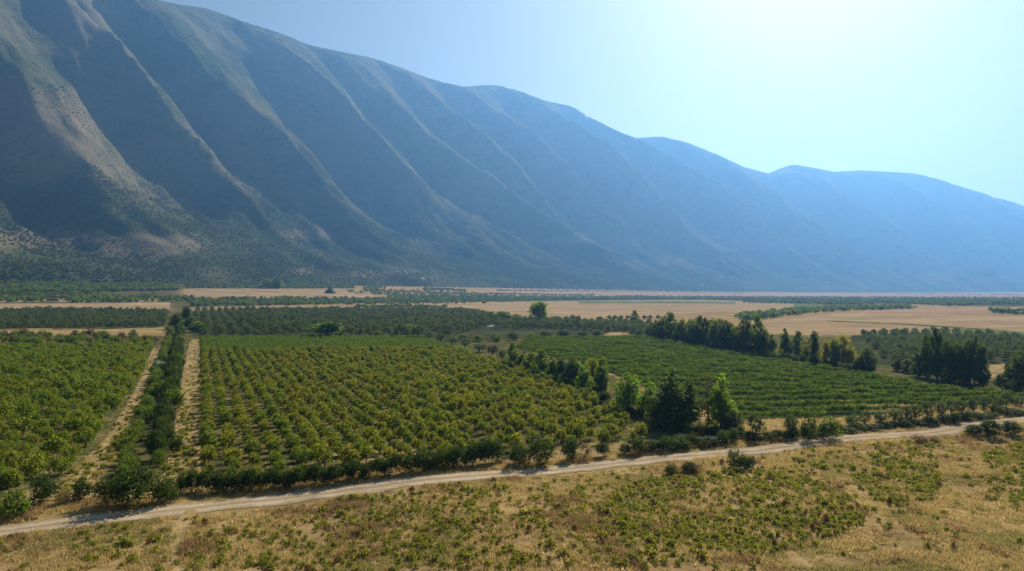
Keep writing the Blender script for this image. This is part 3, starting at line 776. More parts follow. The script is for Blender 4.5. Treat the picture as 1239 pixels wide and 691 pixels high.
# --- olive groves
OLV = []
def band(px0, px1, y0, y1, dpx, dirpx, rows, jit=0.25):
    pass
for poly, row, step, d in (([(-14, 380), (204, 379), (198, 397), (-14, 400)], 7.6, 6.6, (0.2, 1)),
                           ([(236, 377), (430, 376), (560, 377), (600, 383), (600, 392), (560, 403), (500, 404), (420, 406), (240, 406)], 8.4, 6.0, (-0.413, 0.911)),
                           ([(600, 384), (640, 389), (790, 394), (790, 405), (740, 402), (665, 398), (640, 399), (600, 399)], 6.5, 6.5, (1, 0.3)),
                           ([(1044, 407), (1140, 405), (1250, 412), (1250, 438), (1140, 440), (1075, 441)], 5.6, 5.0, (0.6, 1))):
    OLV.append(lattice(poly, d, row, step, 0.7, 0.07))
P = np.concatenate(OLV); P = P[np.argsort(P[:, 1])]
print('olives', len(P))
sz = np.clip(1.15 + 0.17 * rng.normal(0, 1, len(P)), 0.7, 1.6)
ppx, _ = proj(P[:, 0], P[:, 1], P[:, 2])
for i in range(min(290, len(P))):
    if ppx[i] < 220: lab, grp = 'rounded grey green olive tree in the grove behind the left orchard', 'olive trees behind the left orchard'
    elif ppx[i] < 605: lab, grp = 'rounded grey green olive tree in the grove behind the middle orchard', 'olive trees behind the middle orchard'
    elif ppx[i] < 900: lab, grp = 'rounded grey green olive tree beyond the back edge of the vineyard', 'olive trees beyond the vineyard'
    else: lab, grp = 'rounded grey green olive tree in the grove below the tan field', 'olive trees below the tan field'
    single('olive_tree', pick(LIB['olive']), P[i], sz[i] * (0.82 if ppx[i] > 900 else 1), lab, 'olive tree', grp)
stuff('olive_grove', ['olive'], P[290:], sz[290:] * np.where(ppx[290:] > 900, 0.82, 1.0), 'back rows of the grey green olive groves', 15)

# --- far belts of trees, each one mass
def scatter_poly(poly, n, seed):
    r = np.random.default_rng(seed)
    a = np.array(poly, float)
    px = r.uniform(a[:, 0].min(), a[:, 0].max(), n * 6); py = r.uniform(a[:, 1].min(), a[:, 1].max(), n * 6)
    k = inside(px, py, poly)
    px, py = px[k][:n], py[k][:n]
    return G(px, py)
def line_px(pts, step, jx=0.6, jy=0.3):
    p = np.array(pts, float); L = np.concatenate([[0], np.cumsum(np.abs(np.diff(p[:, 0])))])
    t = np.arange(0, L[-1], step)
    return G(np.interp(t, L, p[:, 0]) + rng.normal(0, jx, len(t)), np.interp(t, L, p[:, 1]) + rng.normal(0, jy, len(t)))
FAR = []
for poly, n in (([(-14, 345), (215, 345), (218, 352), (-14, 355)], 520), ([(-14, 358), (60, 358), (70, 366), (-14, 367)], 60), ([(80, 359), (190, 358), (186, 365.5), (80, 367)], 120), ([(195, 360), (235, 360), (235, 366), (195, 366)], 26),
                ([(232, 363), (330, 361), (420, 361), (600, 367), (600, 367.5), (420, 369.5), (232, 371)], 330), ([(225, 342), (420, 344), (430, 349), (225, 348.5)], 200),
                ([(470, 357.5), (600, 358.5), (740, 360), (740, 363), (600, 365.5), (470, 365)], 420), ([(740, 360.5), (1000, 361), (1010, 364), (740, 363)], 240), ([(1000, 361), (1250, 363.5), (1250, 368), (1150, 371), (1060, 366), (1000, 366)], 260),
                ([(890, 385), (960, 377), (1010, 373), (1100, 371.5), (1100, 374.5), (1010, 377), (960, 382), (900, 389)], 180), ([(1195, 377.5), (1250, 379), (1250, 382), (1200, 379.5)], 30),
                ([(440, 345), (466, 345), (466, 353), (440, 353)], 60), ([(512, 349), (565, 351), (565, 353.2), (512, 351.5)], 70),
                ([(420, 352), (520, 352), (620, 357), (480, 358), (425, 356)], 110), ([(600, 347.5), (900, 352.6), (1250, 356.8), (1250, 357.4), (900, 353.4), (600, 348.6)], 260)):
    FAR.append(scatter_poly(poly, int(n * 1.8), 40 + n))
for ln, st in (([(-14, 352), (215, 351)], 1.6), ([(-14, 343), (215, 345)], 1.9), ([(-14, 356.8), (120, 356.5)], 3), ([(225, 348.5), (420, 349)], 3.2)):
    FAR.append(line_px(ln, st))
for ln, st in (([(600, 352.2), (760, 353), (900, 355.5)], 1.8), ([(-14, 362), (200, 361)], 2.2), ([(-14, 348.5), (212, 348)], 1.6), ([(520, 355.8), (720, 358)], 1.6),
               ([(900, 366.5), (1060, 370)], 2.0), ([(740, 359.4), (1250, 361.6)], 1.8), ([(430, 372.5), (540, 373)], 2.2)):
    FAR.append(line_px(ln, st))
P = np.concatenate(FAR)
print('far trees', len(P))
fs = rng.uniform(0.9, 1.6, len(P)); fw = fs * rng.uniform(1.0, 1.9, len(P))
stuff('far_trees', ['far_tree'], P, np.stack([fw, fw, fs], 1), 'far belts of dark olive trees and scrub across the valley', 16)

# --- scrub on the mountain
r = np.random.default_rng(55)
jj = np.arange(2, 168); JU, IS = np.meshgrid(jj, np.arange(0, NS), indexing='xy')
cell = (np.hypot(PXm[1:, :] - PXm[:-1, :], PYm[1:, :] - PYm[:-1, :]))
dens = np.zeros(PXm.shape)
vis = (pxm > -40) & (pxm < 900) & (pym > 100) & (U[None] < 0.62)
nz = fbm(Sg / 140.0, U[None] * 14, 77, 4)
dens[vis] = 1
dens *= np.clip(0.75 + 1.1 * nz - 0.55 * bare, 0.05, 1.5) * np.interp(U, [0, 0.03, 0.3, 0.45, 0.62], [1.0, 1.2, 1.0, 0.5, 0.12])[None] * np.interp(pxm, [-40, 500, 900], [1, 0.9, 0.5])
pr = dens.ravel() / dens.sum()
pick_i = r.choice(pr.size, 90000, p=pr)
i0, j0 = np.unravel_index(pick_i, PXm.shape); i0 = np.minimum(i0, NS - 2); j0 = np.minimum(j0, NU - 2)
fa, fb = r.random((2, len(i0), 1))
P = (Vm[i0, j0] * (1 - fa) + Vm[i0 + 1, j0] * fa) * (1 - fb) + (Vm[i0, j0 + 1] * (1 - fa) + Vm[i0 + 1, j0 + 1] * fa) * fb
stuff('scrub', ['scrub'], P, r.uniform(1.0, 3.0, len(P)), 'dark scrub and small trees dotting the lower mountain slopes', 17)

# ------------------------------------------------------------------ tree lines
def ptree(px, base, top, wpx, kind, label, group=None, name='tree', cat='tree', base_h=10.0, base_w=5.4, trunk='tree_trunk'):
    g = G(px, base)[0]
    sh = (base - top) * g[1] / F / base_h; sw = 1.3 * wpx * g[1] / F / base_w
    return tree(name, pick(LIB[kind]), pick(LIB[trunk]), g, (sw, sw, sh), label, cat, group)
def pbush(px, base, top, wpx, kind, label, group=None, name='bush', cat='bush', bh=3.5, bw=4.4):
    g = G(px, base)[0]
    g[1] += 0.0
    sh = (base - top) * g[1] / F / bh; sw = wpx * g[1] / F / bw
    return single(name, pick(LIB[kind]), g, (sw, sw, sh), label, cat, group)

G1 = 'trees between the middle orchard and the vineyard'
for px, b, t, w, k, lab in (
        (620, 445, 411, 14, 'tree_mid', 'slender dark tree with a bright tip at the far end of the dividing row'),
        (632, 448, 424, 17, 'tree_mid', 'short green tree just behind the slender tip tree of the dividing row'),
        (643, 452, 424, 20, 'tree_mid', 'low green tree, third in the row dividing orchard from vineyard'),
        (656, 456, 420, 22, 'tree_mid', 'broad topped green tree in the middle of the dividing row'),
        (669, 461, 430, 20, 'tree_mid', 'narrow green tree beside the broad topped one in the dividing row'),
        (680, 464, 430, 18, 'tree_dark', 'dark tree with ragged top in the dense middle of the dividing row'),
        (691, 469, 431, 22, 'tree_dark', 'blackish tree before the bright pair of the dividing row'),
        (699, 468, 433, 20, 'tree_bright', 'bright green thin tree behind the blackish tree of the dividing row'),
        (707, 475, 439, 22, 'tree_bright', 'low bright tree with sunlit leaves in the dividing row'),
        (717, 468, 431, 20, 'tree_yellow', 'airy yellowish tree behind the near end of the dividing row'),
        (728, 480, 431, 22, 'tree_mid', 'tall dark tree with sunlit right side at the near end of the dividing row'),
        (760, 501, 443, 31, 'tree_bright', 'rounded bright green tree standing alone at the orchard edge'),
        (786, 500, 455, 24, 'tree_bright', 'thin pale green tree between the rounded bright one and the cone shaped one'),
        (813, 517, 437, 50, 'conifer', 'large black green cone shaped tree by the road'),
        (833, 514, 456, 30, 'tree_dark', 'dark tree leaning against the right side of the cone shaped tree'),
        (798, 517, 466, 30, 'tree_dark', 'dark low tree against the left side of the cone shaped tree'),
        (873, 517, 451, 36, 'tree_bright', 'light green open crowned tree right of the cone shaped tree'),
        (857, 513, 446, 24, 'tree_brown', 'thin brownish half bare tree beside the light green open one'),
        (887, 523, 491, 24, 'tree_dark', 'small dark tree at the near corner of the vineyard')):
    ptree(px, b, t, w, k, lab, G1, 'conifer_tree' if k == 'conifer' else 'tree', 'tree')
G2 = 'tall dark trees on the far side of the vineyard'
tops = [(786, 392), (794, 383), (803, 380), (812, 375), (824, 384), (831, 388), (838, 380), (846, 378), (855, 381), (865, 379), (876, 379), (882, 386), (889, 389), (898, 383), (906, 382), (917, 377), (924, 392)]
for k, (px, t) in enumerate(tops):
    b = np.interp(px, [786, 925], [408, 431])
    ptree(px, b, t, 15 if t > 381 else 18, 'tree_dark' if k % 3 else 'tree_mid', 'tall dark poplar like tree in the dense row beyond the vineyard', G2)
for k, px in enumerate(range(792, 1060, 9)):
    b = np.interp(px, [790, 925, 1060], [410, 433, 453])
    pbush(px, b, b - random.uniform(8, 13), 14, 'hedge', 'dark low bush under the tree row beyond the vineyard', 'bushes under the far tree row', 'undergrowth_bush')
G3 = 'mixed trees beyond the middle of the vineyard'
for px, b, t, w, k, lab in (
        (934, 430, 403, 13, 'tree_mid', 'narrow green tree next to the tall dark row beyond the vineyard'),
        (950, 432, 395, 17, 'tree_mid', 'tall green tree in front of the tan field, left of a twin'),
        (965, 433, 398, 17, 'tree_mid', 'tall green tree in front of the tan field, right of its twin'),
        (976, 436, 407, 19, 'tree_yellow', 'yellow leaved tree left of the dark spire'),
        (985, 440, 396, 13, 'tree_dark', 'dark spire shaped tree between two yellow ones'),
        (1000, 442, 408, 15, 'tree_yellow', 'bright yellow green tree right of the dark spire'),
        (1010, 443, 408, 15, 'tree_mid', 'thin green tree touching the bright yellow one'),
        (1019, 442, 399, 20, 'tree_yellow', 'tall olive green tree at the right end of the yellow trees'),
        (1029, 443, 414, 14, 'tree_yellow', 'short yellow green tree beside the olive grove'),
        (1050, 450, 418, 19, 'tree_dark', 'lone dark tree before the olive grove right of the yellow trees'),
        (1040, 449, 430, 14, 'tree_dark', 'short dark tree close to the lone dark one')):
    ptree(px, b, t, w, k, lab, G3)
G4 = 'clump of tall dark trees on the right'
for px, b, t, w, k, lab in (
        (1086, 449, 432, 15, 'tree_dark', 'round dark bushy tree at the left end of the big dark clump'),
        (1098, 451, 433, 16, 'tree_dark', 'second round bushy tree at the left of the big dark clump'),
        (1111, 456, 424, 20, 'tree_dark', 'short dark tree leaning into the big dark clump'),
        (1122, 457, 400, 17, 'tree_dark', 'dark tall tree with rounded head in the big clump'),
        (1134, 460, 391, 19, 'tree_dark', 'tallest tree of the big dark clump'),
        (1148, 461, 406, 19, 'tree_dark', 'dark tree just right of the tallest one in the clump'),
        (1160, 463, 403, 19, 'tree_dark', 'dark tree in the middle right of the big clump'),
        (1171, 464, 406, 17, 'tree_dark', 'dark tree left of the pointed one in the big clump'),
        (1179, 464, 400, 14, 'tree_dark', 'pointed dark tree near the right end of the big clump'),
        (1188, 467, 409, 16, 'tree_dark', 'sparse dark tree ending the big clump beside the straw patch'),
        (1235, 473, 414, 24, 'tree_dark', 'tall dark tree cut by the right edge of the photo'),
        (1222, 470, 435, 18, 'tree_dark', 'dark tree in front of the straw patch near the right edge')):
    ptree(px, b, t, w, k, lab, G4)
for px, b, t, w, lab in ((1146, 465, 448, 22, 'dark bush at the foot of the big clump, left of its middle'), (1168, 467, 450, 20, 'dark bush at the foot of the big clump, right of its middle'), (1191, 470, 449, 20, 'dark bush before the straw patch'),
                         (1211, 472, 451, 18, 'green bush between the straw patch and the vineyard'), (1226, 475, 456, 22, 'dark bush under the right edge trees')):
    pbush(px, b, t, w, 'hedge', lab, 'bushes round the big dark clump')
for px in range(616, 905, 7):
    b = np.interp(px, [616, 660, 740, 800, 905], [449, 462, 490, 520, 531]) + random.uniform(-3, 2)
    pbush(px, b, b - random.uniform(9, 16), random.uniform(14, 20), random.choice(['hedge', 'hedge', 'hedge_bright']), 'low bush in the undergrowth between the middle orchard and the vineyard', 'undergrowth between orchard and vineyard', 'undergrowth_bush')
# mid valley single trees
ptree(651, 393, 363, 23, 'round_tree', 'big round grey green tree standing above the olive groves in mid valley', None, 'tree', 'tree', 9.2, 7.0)
ptree(608, 390, 376, 22, 'round_tree', 'low dark round tree left of the big mid valley tree', None, 'tree', 'tree', 9.2, 7.0)
ptree(768, 394, 374, 11, 'tree_mid', 'thin tree beside the row of small field trees', None)
for px in (737, 744, 752, 759, 780, 787, 796):
    ptree(px, 387, 381, 5.5, 'round_tree', 'tiny dark round tree in the short row along the golden field', 'short row of small trees by the golden field', 'tree', 'tree', 9.2, 7.0)
ptree(399, 355, 346, 12, 'conifer', 'dark peaked tree on the straw strip under the mountain', None, 'conifer_tree')
ptree(336, 349, 334, 12, 'tree_mid', 'light green tree at the foot of the mountain', None)
ptree(323, 349, 337, 11, 'round_tree', 'dark round tree beside the light green one at the mountain foot', None, 'tree', 'tree', 9.2, 7.0)
ptree(395, 408, 388, 38, 'round_tree', 'wide dark tree on the back edge of the middle orchard', None, 'tree', 'tree', 9.2, 7.0)

# olives along the back right edge of the middle orchard
GE = 'olive trees along the back edge of the middle orchard'
for px, b, t, w in ((425, 407, 394, 18), (447, 407, 396, 16), (470, 407, 394, 20), (488, 408, 390, 26), (505, 410, 393, 24), (520, 411, 401, 18), (533, 414, 402, 18), (547, 417, 405, 18), (563, 421, 409, 20), (580, 426, 413, 22), (596, 431, 416, 22), (608, 436, 420, 16)):
    g = G(px, b)[0]
    tree('olive_tree', pick(LIB['olive']), pick(LIB['olive_trunk']), g, (w * g[1] / F / 5.4,) * 2 + ((b - t) * g[1] / F / 4.9,), 'dark rounded olive tree in the slanting row along the back edge of the middle orchard', 'olive tree', GE)
for px, b, t, w, k in ((410, 406, 397, 16, 'hedge_bright'), (435, 405, 397, 14, 'hedge_bright'), (457, 406, 398, 14, 'hedge_bright'), (478, 406, 397, 16, 'hedge'), (495, 404, 389, 28, 'hedge_bright'), (540, 407, 398, 20, 'hedge'), (560, 411, 402, 18, 'hedge_bright'), (580, 413, 403, 20, 'hedge_bright'),
                       (600, 413, 402, 22, 'hedge_bright'), (620, 412, 401, 22, 'hedge'), (640, 410, 401, 22, 'hedge_bright'), (660, 409, 400, 22, 'hedge'), (682, 408, 399, 22, 'hedge'), (705, 407, 399, 20, 'hedge'), (722, 407, 399, 18, 'hedge'), (775, 408, 399, 16, 'hedge')):
    pbush(px, b, t, w, k, 'bushy shrub on the overgrown strip behind the orchard and vineyard', 'shrubs on the overgrown strip')

# olives along the road on the right
GR = 'olive trees along the road on the right'
def road_olive(px, b, t, w, lab, grp):
    g = G(px, b)[0]
    return tree('olive_tree', pick(LIB['olive']), pick(LIB['olive_trunk']), g, (w * g[1] / F / 5.4,) * 2 + ((b - t) * g[1] / F / 4.9,), lab, 'olive tree', grp)
road_olive(914, 531, 500, 27, 'dark olive tree with a forked trunk on dry grass, first of the roadside row', None)
road_olive(958, 528, 499, 27, 'leaning olive tree on dry grass, second of the roadside row', None)
pbush(978, 533, 499, 26, 'hedge', 'dense dark bush between the second roadside olive and a yellowish bush')
pbush(1004, 530, 501, 46, 'hedge_bright', 'wide yellowish green bush at the corner of the vineyard')
for px in (1032, 1048, 1064, 1082, 1096, 1110, 1124, 1138, 1151, 1163, 1176, 1190, 1204, 1218, 1233):
    b = np.interp(px, [1030, 1239], [519.5, 494])
    road_olive(px + random.uniform(-2, 2), b, b - random.uniform(19, 23), 21, 'small dark olive tree in the close roadside row below the vineyard', GR)
def road_y(px): return np.interp(px, [p[0] for p in ROAD], [p[1] for p in ROAD])
for px in list(range(770, 900, 13)) + list(range(905, 1245, 11)):
    b = road_y(px) - (np.interp(px, [770, 900, 1000, 1239], [9, 11, 9, 7])) + random.uniform(-2, 1)
    hgt_px = random.uniform(10, 24) if px < 900 else random.uniform(6, 14)
    pbush(px + random.uniform(-3, 3), b, b - hgt_px, random.uniform(24, 40) if px < 900 else random.uniform(18, 30), 'hedge', 'low dark bramble bush on the bank above the road' if px < 900 else 'low dark bramble bush on the bank below the olive row', 'brambles on the road bank', 'bramble')
for px, b, t, w, k, lab in (
        (1178, 527, 512, 30, 'hedge', 'low dark bush at the left end of the thicket on the near road side'), (1200, 529, 506, 36, 'hedge', 'big dark bush in the middle of the thicket on the near side of the road'), (1224, 527, 508, 34, 'hedge', 'dark bush at the right end of the thicket on the near side of the road'),
        (1112, 537, 525, 34, 'dry_bush', 'greyish dry bush on the near road verge'), (1132, 536, 527, 26, 'dry_bush', 'smaller greyish dry bush on the near road verge'),
        (893, 567, 541, 34, 'hedge', 'dark round bush on the near side of the road below the light green tree'), (908, 566, 552, 20, 'hedge', 'small dark bush touching the round one by the road'),
        (835, 572, 557, 30, 'hedge', 'low dark bush at the road edge below the cone shaped tree'), (812, 574, 560, 22, 'hedge', 'small dark bush at the near road edge')):
    bh, bw = (3.5, 4.4) if k in ('hedge', 'dry_bush') else (0.85, 1.3)
    pbush(px, b, t, w, k, lab, None, 'bush', 'bush', bh, bw)

# hedge along the road below the middle orchard
GH = 'hedge bushes along the road below the middle orchard'
px = 222
while px < 605:
    b = np.interp(px, [215, 330, 400, 480, 560, 605], [597, 592, 585, 574, 565, 561]) + random.uniform(-1.5, 1)
    h_ = np.interp(px, [215, 330, 450, 560, 605], [29, 26, 23, 29, 34]) * random.uniform(0.85, 1.12)
    pbush(px, b, b - h_, random.uniform(24, 32), 'hedge', 'dark green bush in the continuous hedge between road and middle orchard', GH, 'hedge_bush')
    px += random.uniform(10, 14)
for px, b, t, w, k, lab in (
        (628, 564, 530, 36, 'hedge', 'left half of the big leafy bush casting shade on the road'), (655, 563, 527, 44, 'hedge', 'big leafy bush whose shade falls across the road'), (690, 557, 530, 28, 'hedge', 'dark bush right of the big one shading the road'),
        (708, 555, 526, 22, 'tree_brown', 'brownish bush on the orchard corner by the road'), (732, 552, 534, 26, 'hedge', 'low bush on the open corner of the middle orchard'), (756, 550, 536, 24, 'hedge', 'flat bush near the road at the open orchard corner'),
        (165, 613, 563, 78, 'hedge', 'largest spreading dark bush where the ditch meets the road'), (132, 610, 575, 44, 'hedge', 'dark bush left of the largest one where the ditch meets the road'), (200, 608, 572, 40, 'hedge', 'dark bush right of the largest one where the ditch meets the road'),
        (100, 605, 580, 34, 'hedge', 'low shaded bush by the end of the left track'), (52, 608, 575, 46, 'hedge', 'round grey green bush near the road at the left'), (14, 628, 588, 52, 'hedge_bright', 'bright green bush at the left edge by the road'),
        (8, 590, 566, 36, 'hedge_bright', 'bright bush at the left edge in the corner of the left orchard'), (76, 611, 592, 24, 'dry_bush', 'reddish dry bush between the left bushes')):
    bh, bw = {'tree_brown': (10.0, 5.4)}.get(k, (3.5, 4.4))
    pbush(px, b, t, w, k, lab, None, 'bush', 'bush', bh, bw)
# the two hedges along the ditch
def ditch_row(pts, step, w, h_, key, lab, grp):
    g = G([p[0] for p in pts], [p[1] for p in pts])[:, :2]
    L = np.concatenate([[0], np.cumsum(np.hypot(*np.diff(g, axis=0).T))])
    t = np.arange(0, L[-1], step)
    X = np.interp(t, L, g[:, 0]) + rng.normal(0, 0.8, len(t)); Y = np.interp(t, L, g[:, 1]) + rng.normal(0, 0.8, len(t))
    for p in on_ground(X, Y):
        s = random.uniform(0.65, 1.45); single('hedge_bush', pick(LIB[key if random.random() < 0.88 else ('hedge' if key == 'hedge_bright' else 'hedge_bright')]), p, (w * s, w * s, h_ * s * random.uniform(0.85, 1.15)), lab, 'bush', grp)
ditch_row([(146, 580), (158, 545), (170, 515), (182, 480), (191, 450), (202, 420), (209, 398)], 4.2, 0.85, 0.85, 'hedge_bright', 'bright green bush in the left hedge along the ditch', 'left ditch hedge')
ditch_row([(190, 566), (196, 530), (201, 500), (208, 465), (214, 430), (219, 400), (222, 384)], 3.6, 1.0, 1.3, 'hedge', 'dark green bush in the right hedge along the ditch', 'right ditch hedge')
for px, b, t, w, k, lab in ((213, 398, 375, 14, 'tree_dark', 'dark tree at the far end of the ditch hedge'), (226, 392, 368, 13, 'tree_dark', 'taller dark tree where the ditch crosses the straw strip'), (230, 398, 382, 20, 'tree_mid', 'light green tree on the right at the far end of the ditch hedge'), (240, 402, 387, 18, 'tree_mid', 'low grey green tree at the far corner of the middle orchard')):
    ptree(px, b, t, w, k, lab, 'trees at the far end of the ditch')
# overgrown strip behind the left orchard
r = np.random.default_rng(66)
for k in range(90):
    px, b = r.uniform(-8, 190), r.uniform(407, 418)
    if r.random() < 0.22: pbush(px, b, b - r.uniform(6, 10), r.uniform(9, 15), 'weed', 'brownish overgrown shrub on the strip behind the left orchard', 'brown shrubs behind the left orchard', 'bush', 'bush', 0.85, 1.3)
    else: pbush(px, b, b - r.uniform(6, 11), r.uniform(10, 16), 'hedge_bright', 'yellow green overgrown shrub on the strip behind the left orchard', 'green shrubs behind the left orchard')

# --- foreground meadow: low shrubs, dry weeds and grass
DENSE = [([(800, 575), (930, 570), (1010, 590), (1050, 620), (1010, 660), (900, 672), (800, 660), (740, 640), (700, 610)], 1.0), ([(1030, 575), (1120, 540), (1140, 560), (1135, 600), (1085, 615), (1035, 590)], 0.9),
         ([(1185, 545), (1245, 530), (1380, 520), (1380, 610), (1245, 615), (1200, 600)], 0.75), ([(-110, 650), (90, 650), (90, 695), (-110, 700)], 0.1), ([(430, 600), (700, 590), (800, 660), (900, 691), (420, 691), (380, 640)], 0.42), ([(230, 635), (420, 610), (420, 691), (230, 691)], 0.30), ([(90, 645), (200, 640), (200, 691), (90, 691)], 0.16), ([(780, 580), (1150, 530), (1150, 545), (800, 600)], 0.35)]
STRAW = [(900, 700), (930, 672), (1040, 640), (1080, 620), (1140, 598), (1130, 545), (1170, 540), (1200, 610), (1250, 620), (1250, 700)]
cand_px = r.uniform(-110, 1380, 46000); cand_py = HZ + 1 / r.uniform(1 / (700 - HZ), 1 / (500 - HZ), 46000)
dn = np.zeros(46000)
for poly, k in DENSE: dn = np.maximum(dn, k * inside(cand_px, cand_py, poly))
dn = np.maximum(dn, 0.05); dn[inside(cand_px, cand_py, STRAW)] = 0.03
below = cand_py > road_y(cand_px) + 9
gpos = on_ground((cand_px - CX) / (cand_py - HZ) * H, F * H / (cand_py - HZ))
cl = fbm(gpos[:, 0] / 5, gpos[:, 1] / 5, 88, 3)
sel = below & (r.random(46000) < dn * np.clip(0.75 + 1.2 * cl, 0, 1.3))
P = gpos[sel]; P = P[np.argsort(P[:, 1])]
# thin those that would stand inside one another
keep = []
for p in P:
    if all((p[0] - q[0]) ** 2 + (p[1] - q[1]) ** 2 > 0.3 for q in keep[-200:]): keep.append(p)
P = np.array(keep)
sz = r.uniform(0.4, 0.95, len(P)) * np.where(r.random(len(P)) < 0.1, 1.4, 1)
print('low shrubs', len(P))
small = r.random(len(P)) < 0.06
big = np.flatnonzero(~small); n1 = big[:300]; n2 = big[300:]
for i in n1: single('low_shrub', pick(LIB['shrub']), P[i], sz[i], 'low yellow green shrub on the dry meadow near the camera', 'shrub', 'low shrubs on the dry meadow')
stuff('shrubbery', ['shrub'], P[n2], sz[n2], 'low yellow green shrubs on the far part of the dry meadow', 18)
for i in np.flatnonzero(small)[:200]: single('dry_weed', pick(LIB['weed']), P[i], sz[i] * 1.1, 'brown withered weed clump on the dry meadow', 'weed', 'withered weeds on the dry meadow')

n = 112000
px = r.uniform(-150, 1420, n); py = HZ + 1 / r.uniform(1 / (705 - HZ), 1 / (500 - HZ), n)
X = (px - CX) / (py - HZ) * H; Y = F * H / (py - HZ)
d = py - road_y(px)
ok = (np.abs(d) > np.interp(px, [0, 1239], [8.2, 4.6]) * (1 + 0.25 * fbm(X / 3, Y / 3, 97, 3)))
ok &= (d > 0) | (d > -np.interp(px, [0, 600, 1239], [26, 16, 16]))
ok &= r.random(n) < np.clip(0.62 + 1.5 * fbm(X / 4, Y / 4, 91, 4), 0.04, 1)
ok &= ~((py > 612) & (np.abs(px - np.interp(py, [612, 617, 640, 665, 700], [235, 232, 217, 212, 214])) < 6 + 4 * fbm(X, Y, 98, 2)))
P = on_ground(X[ok], Y[ok])
n1_ = fbm(P[:, 0] / 9, P[:, 1] / 9, 95, 4); n2_ = fbm(P[:, 0] / 6, P[:, 1] / 6, 96, 4) + r.normal(0, 0.12, len(P))
gr = n1_ + r.normal(0, 0.08, len(P)) > 0.26; br = ~gr & (n2_ > 0.30)
gold = ~gr & ~br
stuff('grass', ['grass'], P[gold], r.uniform(0.45, 1.35, gold.sum()), 'golden dry grass covering the meadow and road verges', 19)
stuff('grass', ['grass_green'], P[gr], r.uniform(0.5, 1.2, gr.sum()), 'greener grass patches in the dry meadow', 20)
stuff('grass', ['grass_brown'], P[br], r.uniform(0.5, 1.5, br.sum()), 'brown withered grass patches in the dry meadow', 23)
# weeds and seedlings along both tracks
tp = np.concatenate([G(np.linspace(x0, x1, 70) , np.linspace(y0, y1, 70)) for (x0, y0, x1, y1) in ((75, 604, 138, 540), (138, 540, 172, 480), (172, 480, 197, 420), (218, 585, 226, 510), (226, 510, 236, 412), (240, 585, 243, 414), (206, 580, 222, 470))])
tp[:, 0] += r.normal(0, 1.3, len(tp)); tp[:, 1] += r.normal(0, 1.5, len(tp)); tp[:, 2] = hgt(tp[:, 0], tp[:, 1])
stuff('shrubbery', ['shrub'], tp, r.uniform(0.4, 1.1, len(tp)), 'weeds along the edges of the two dirt tracks', 24)
# grass on the two tracks and between the orchard rows
n = 26000
px = r.uniform(-14, 800, n); py = HZ + 1 / r.uniform(1 / (600 - HZ), 1 / (440 - HZ), n)
ok = inside(px, py, CEN) | inside(px, py, LEFT) | inside(px, py, [(240, 590), (200, 590), (222, 440), (240, 440)]) | inside(px, py, [(40, 612), (150, 500), (190, 440), (197, 440), (140, 570), (100, 612)])
X = (px - CX) / (py - HZ) * H; Y = F * H / (py - HZ)
ok &= r.random(n) < np.clip(0.6 + 1.0 * fbm(X / 4, Y / 4, 93, 4), 0.05, 1)
P = on_ground(X[ok], Y[ok])
stuff('grass', ['grass', 'grass_green'], P, r.uniform(0.4, 1.1, len(P)), 'dry grass between the orchard rows and on the tracks', 21)

n = 5000
px = r.uniform(870, 1250, n); py = HZ + 1 / r.uniform(1 / (530 - HZ), 1 / (486 - HZ), n)
ok = inside(px, py, [(893, 514), (1000, 508), (1100, 502.5), (1250, 486.5), (1250, 498), (1100, 514), (1000, 523), (880, 530)])
P = on_ground((px[ok] - CX) / (py[ok] - HZ) * H, F * H / (py[ok] - HZ))
P[:, 2] += 0.5
stuff('grass', ['grass'], P, r.uniform(0.6, 1.6, len(P)), 'dry grass under the roadside olive trees', 22)

# ------------------------------------------------------------------ far houses and a sheet in the ditch
def surf(px, py):
    d = (pxm[:, :170] - px) ** 2 + (pym[:, :170] - py) ** 2
    i, j = np.unravel_index(d.argmin(), d.shape)
    return Vm[i, j]
def box(x0, x1, y0, y1, z0, z1):
    V = [(x, y, z) for x in (x0, x1) for y in (y0, y1) for z in (z0, z1)]
    Q = [(0, 1, 3, 2), (4, 6, 7, 5), (0, 4, 5, 1), (2, 3, 7, 6), (0, 2, 6, 4), (1, 5, 7, 3)]
    return V, Q
def house(px, py, w, d, h_, roof, label, rh):
    p = surf(px, py)
    e = bpy.data.objects.new('house', None); COL.objects.link(e); e.location = p; e.rotation_euler = (0, 0, random.uniform(-0.3, 0.3))
    V, Q = box(-w / 2, w / 2, -d / 2, d / 2, -6, h_)
    link('wall', quad_mesh('house_wall', V, Q, M['plaster']), e)
    V = [(-w / 2 - .5, -d / 2 - .5, h_ + .02), (w / 2 + .5, -d / 2 - .5, h_ + .02), (w / 2 + .5, d / 2 + .5, h_ + .02), (-w / 2 - .5, d / 2 + .5, h_ + .02), (-w / 2 + d * .3, 0, h_ + rh), (w / 2 - d * .3, 0, h_ + rh)]
    me = bpy.data.meshes.new('house_roof'); me.from_pydata(V, [], [(0, 1, 5, 4), (1, 2, 5), (2, 3, 4, 5), (3, 0, 4), (3, 2, 1, 0)]); me.materials.append(roof)
    link('roof', me, e)
    for k in range(max(2, int(w / 7))):
        x = -w / 2 + (k + 0.5) * w / max(2, int(w / 7))
        V, Q = box(x - .7, x + .7, -d / 2 - .08, -d / 2 + .1, h_ * 0.35, h_ * 0.35 + 1.5)
        link('window', quad_mesh('house_window', V, Q, M['pane']), e)
    tag(e, label, 'house', 'far houses at the mountain foot')
house(873, 337, 30, 12, 7, M['white_roof'], 'long white roofed building on the far lower slope above the pale field', 3.5)
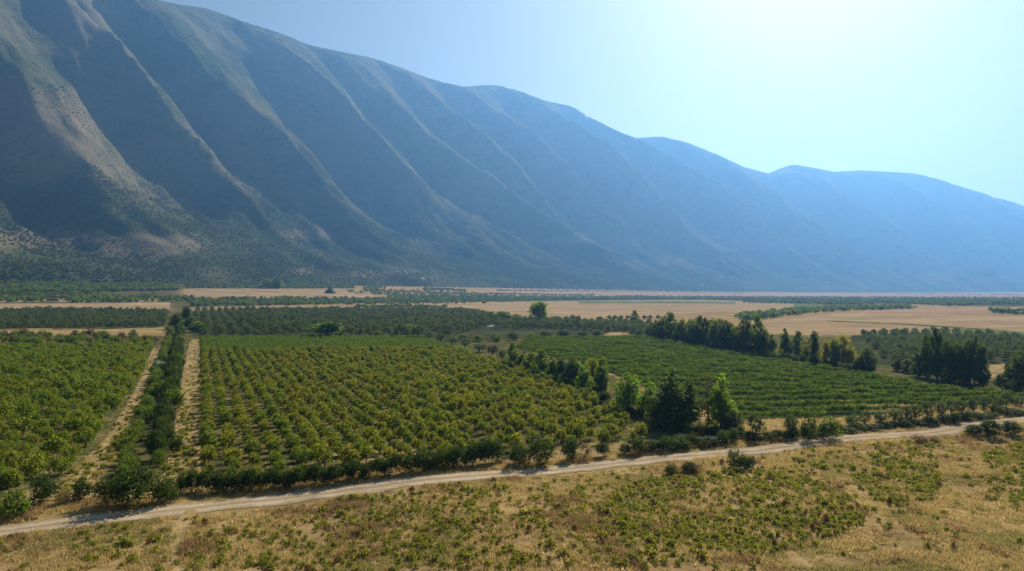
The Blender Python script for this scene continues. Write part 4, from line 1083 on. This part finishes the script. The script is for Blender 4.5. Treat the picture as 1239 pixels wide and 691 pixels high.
house(849, 346, 10, 9, 9, M['white_roof'], 'tiny pale house at the mountain foot left of the long white building', 2.5)
house(1000, 341, 16, 10, 6, M['white_roof'], 'small pale house on the slope right of the long white building', 2.5)
house(512, 339, 12, 8, 5, M['white_roof'], 'small pale house above the dark tree line at the mountain foot', 2.2)
house(528, 340, 9, 8, 4.5, M['roof'], 'smaller house right of the pale one above the dark tree line', 2.0)

g = G(193, 447)[0]
n = 15
a = np.linspace(-1, 1, n); A, B = np.meshgrid(a, a, indexing='ij')
zz = 0.8 + 0.5 * fbm(A * 2 + 3, B * 2, 12, 4) - 0.5 * (A ** 2 + B ** 2)
me = quad_mesh('plastic_sheet', np.stack([A * 1.9 + 0.4 * fbm(B * 3, A, 2, 3), B * 1.0 + 0.4 * fbm(A * 3, B, 3, 3), zz * 1.6 + 1.6 + A * 0.5], 2).reshape(-1, 3), grid_faces(n, n)[:, ::-1], M['plastic'], True)
o = link('plastic_sheet', me); o.location = g
tag(o, 'crumpled white and turquoise plastic sheet caught in the ditch hedge', 'plastic sheet')

# ------------------------------------------------------------------ haze in the valley air
zt = max(float(Zm.max()) + 40, 400)
V, Q = box(min(Vm[..., 0].min(), gx.min()) - 60, max(Vm[..., 0].max(), gx.max()) + 60, gy.min() - 60, max(Vm[..., 1].max(), gy.max()) + 60, min(Zm.min(), Zg.min()) - 1, zt)
me = quad_mesh('haze', V, Q)
hm = bpy.data.materials.new('haze'); hm.use_nodes = True
nt = hm.node_tree; nt.nodes.clear()
ou = nt.nodes.new('ShaderNodeOutputMaterial'); pv = nt.nodes.new('ShaderNodeVolumePrincipled')
pv.inputs['Color'].default_value = (0.20, 0.49, 1.0, 1)
pv.inputs['Density'].default_value = 1.0e-4
pv.inputs['Anisotropy'].default_value = 0.5
nt.links.new(pv.outputs[0], ou.inputs['Volume'])
me.materials.append(hm)
o = link('haze', me); tag(o, 'blue summer haze filling the valley', None, None, 'stuff')
print('mountain extents', Vm.reshape(-1, 3).min(0), Vm.reshape(-1, 3).max(0), 'ground', gx.min(), gx.max(), gy.max())
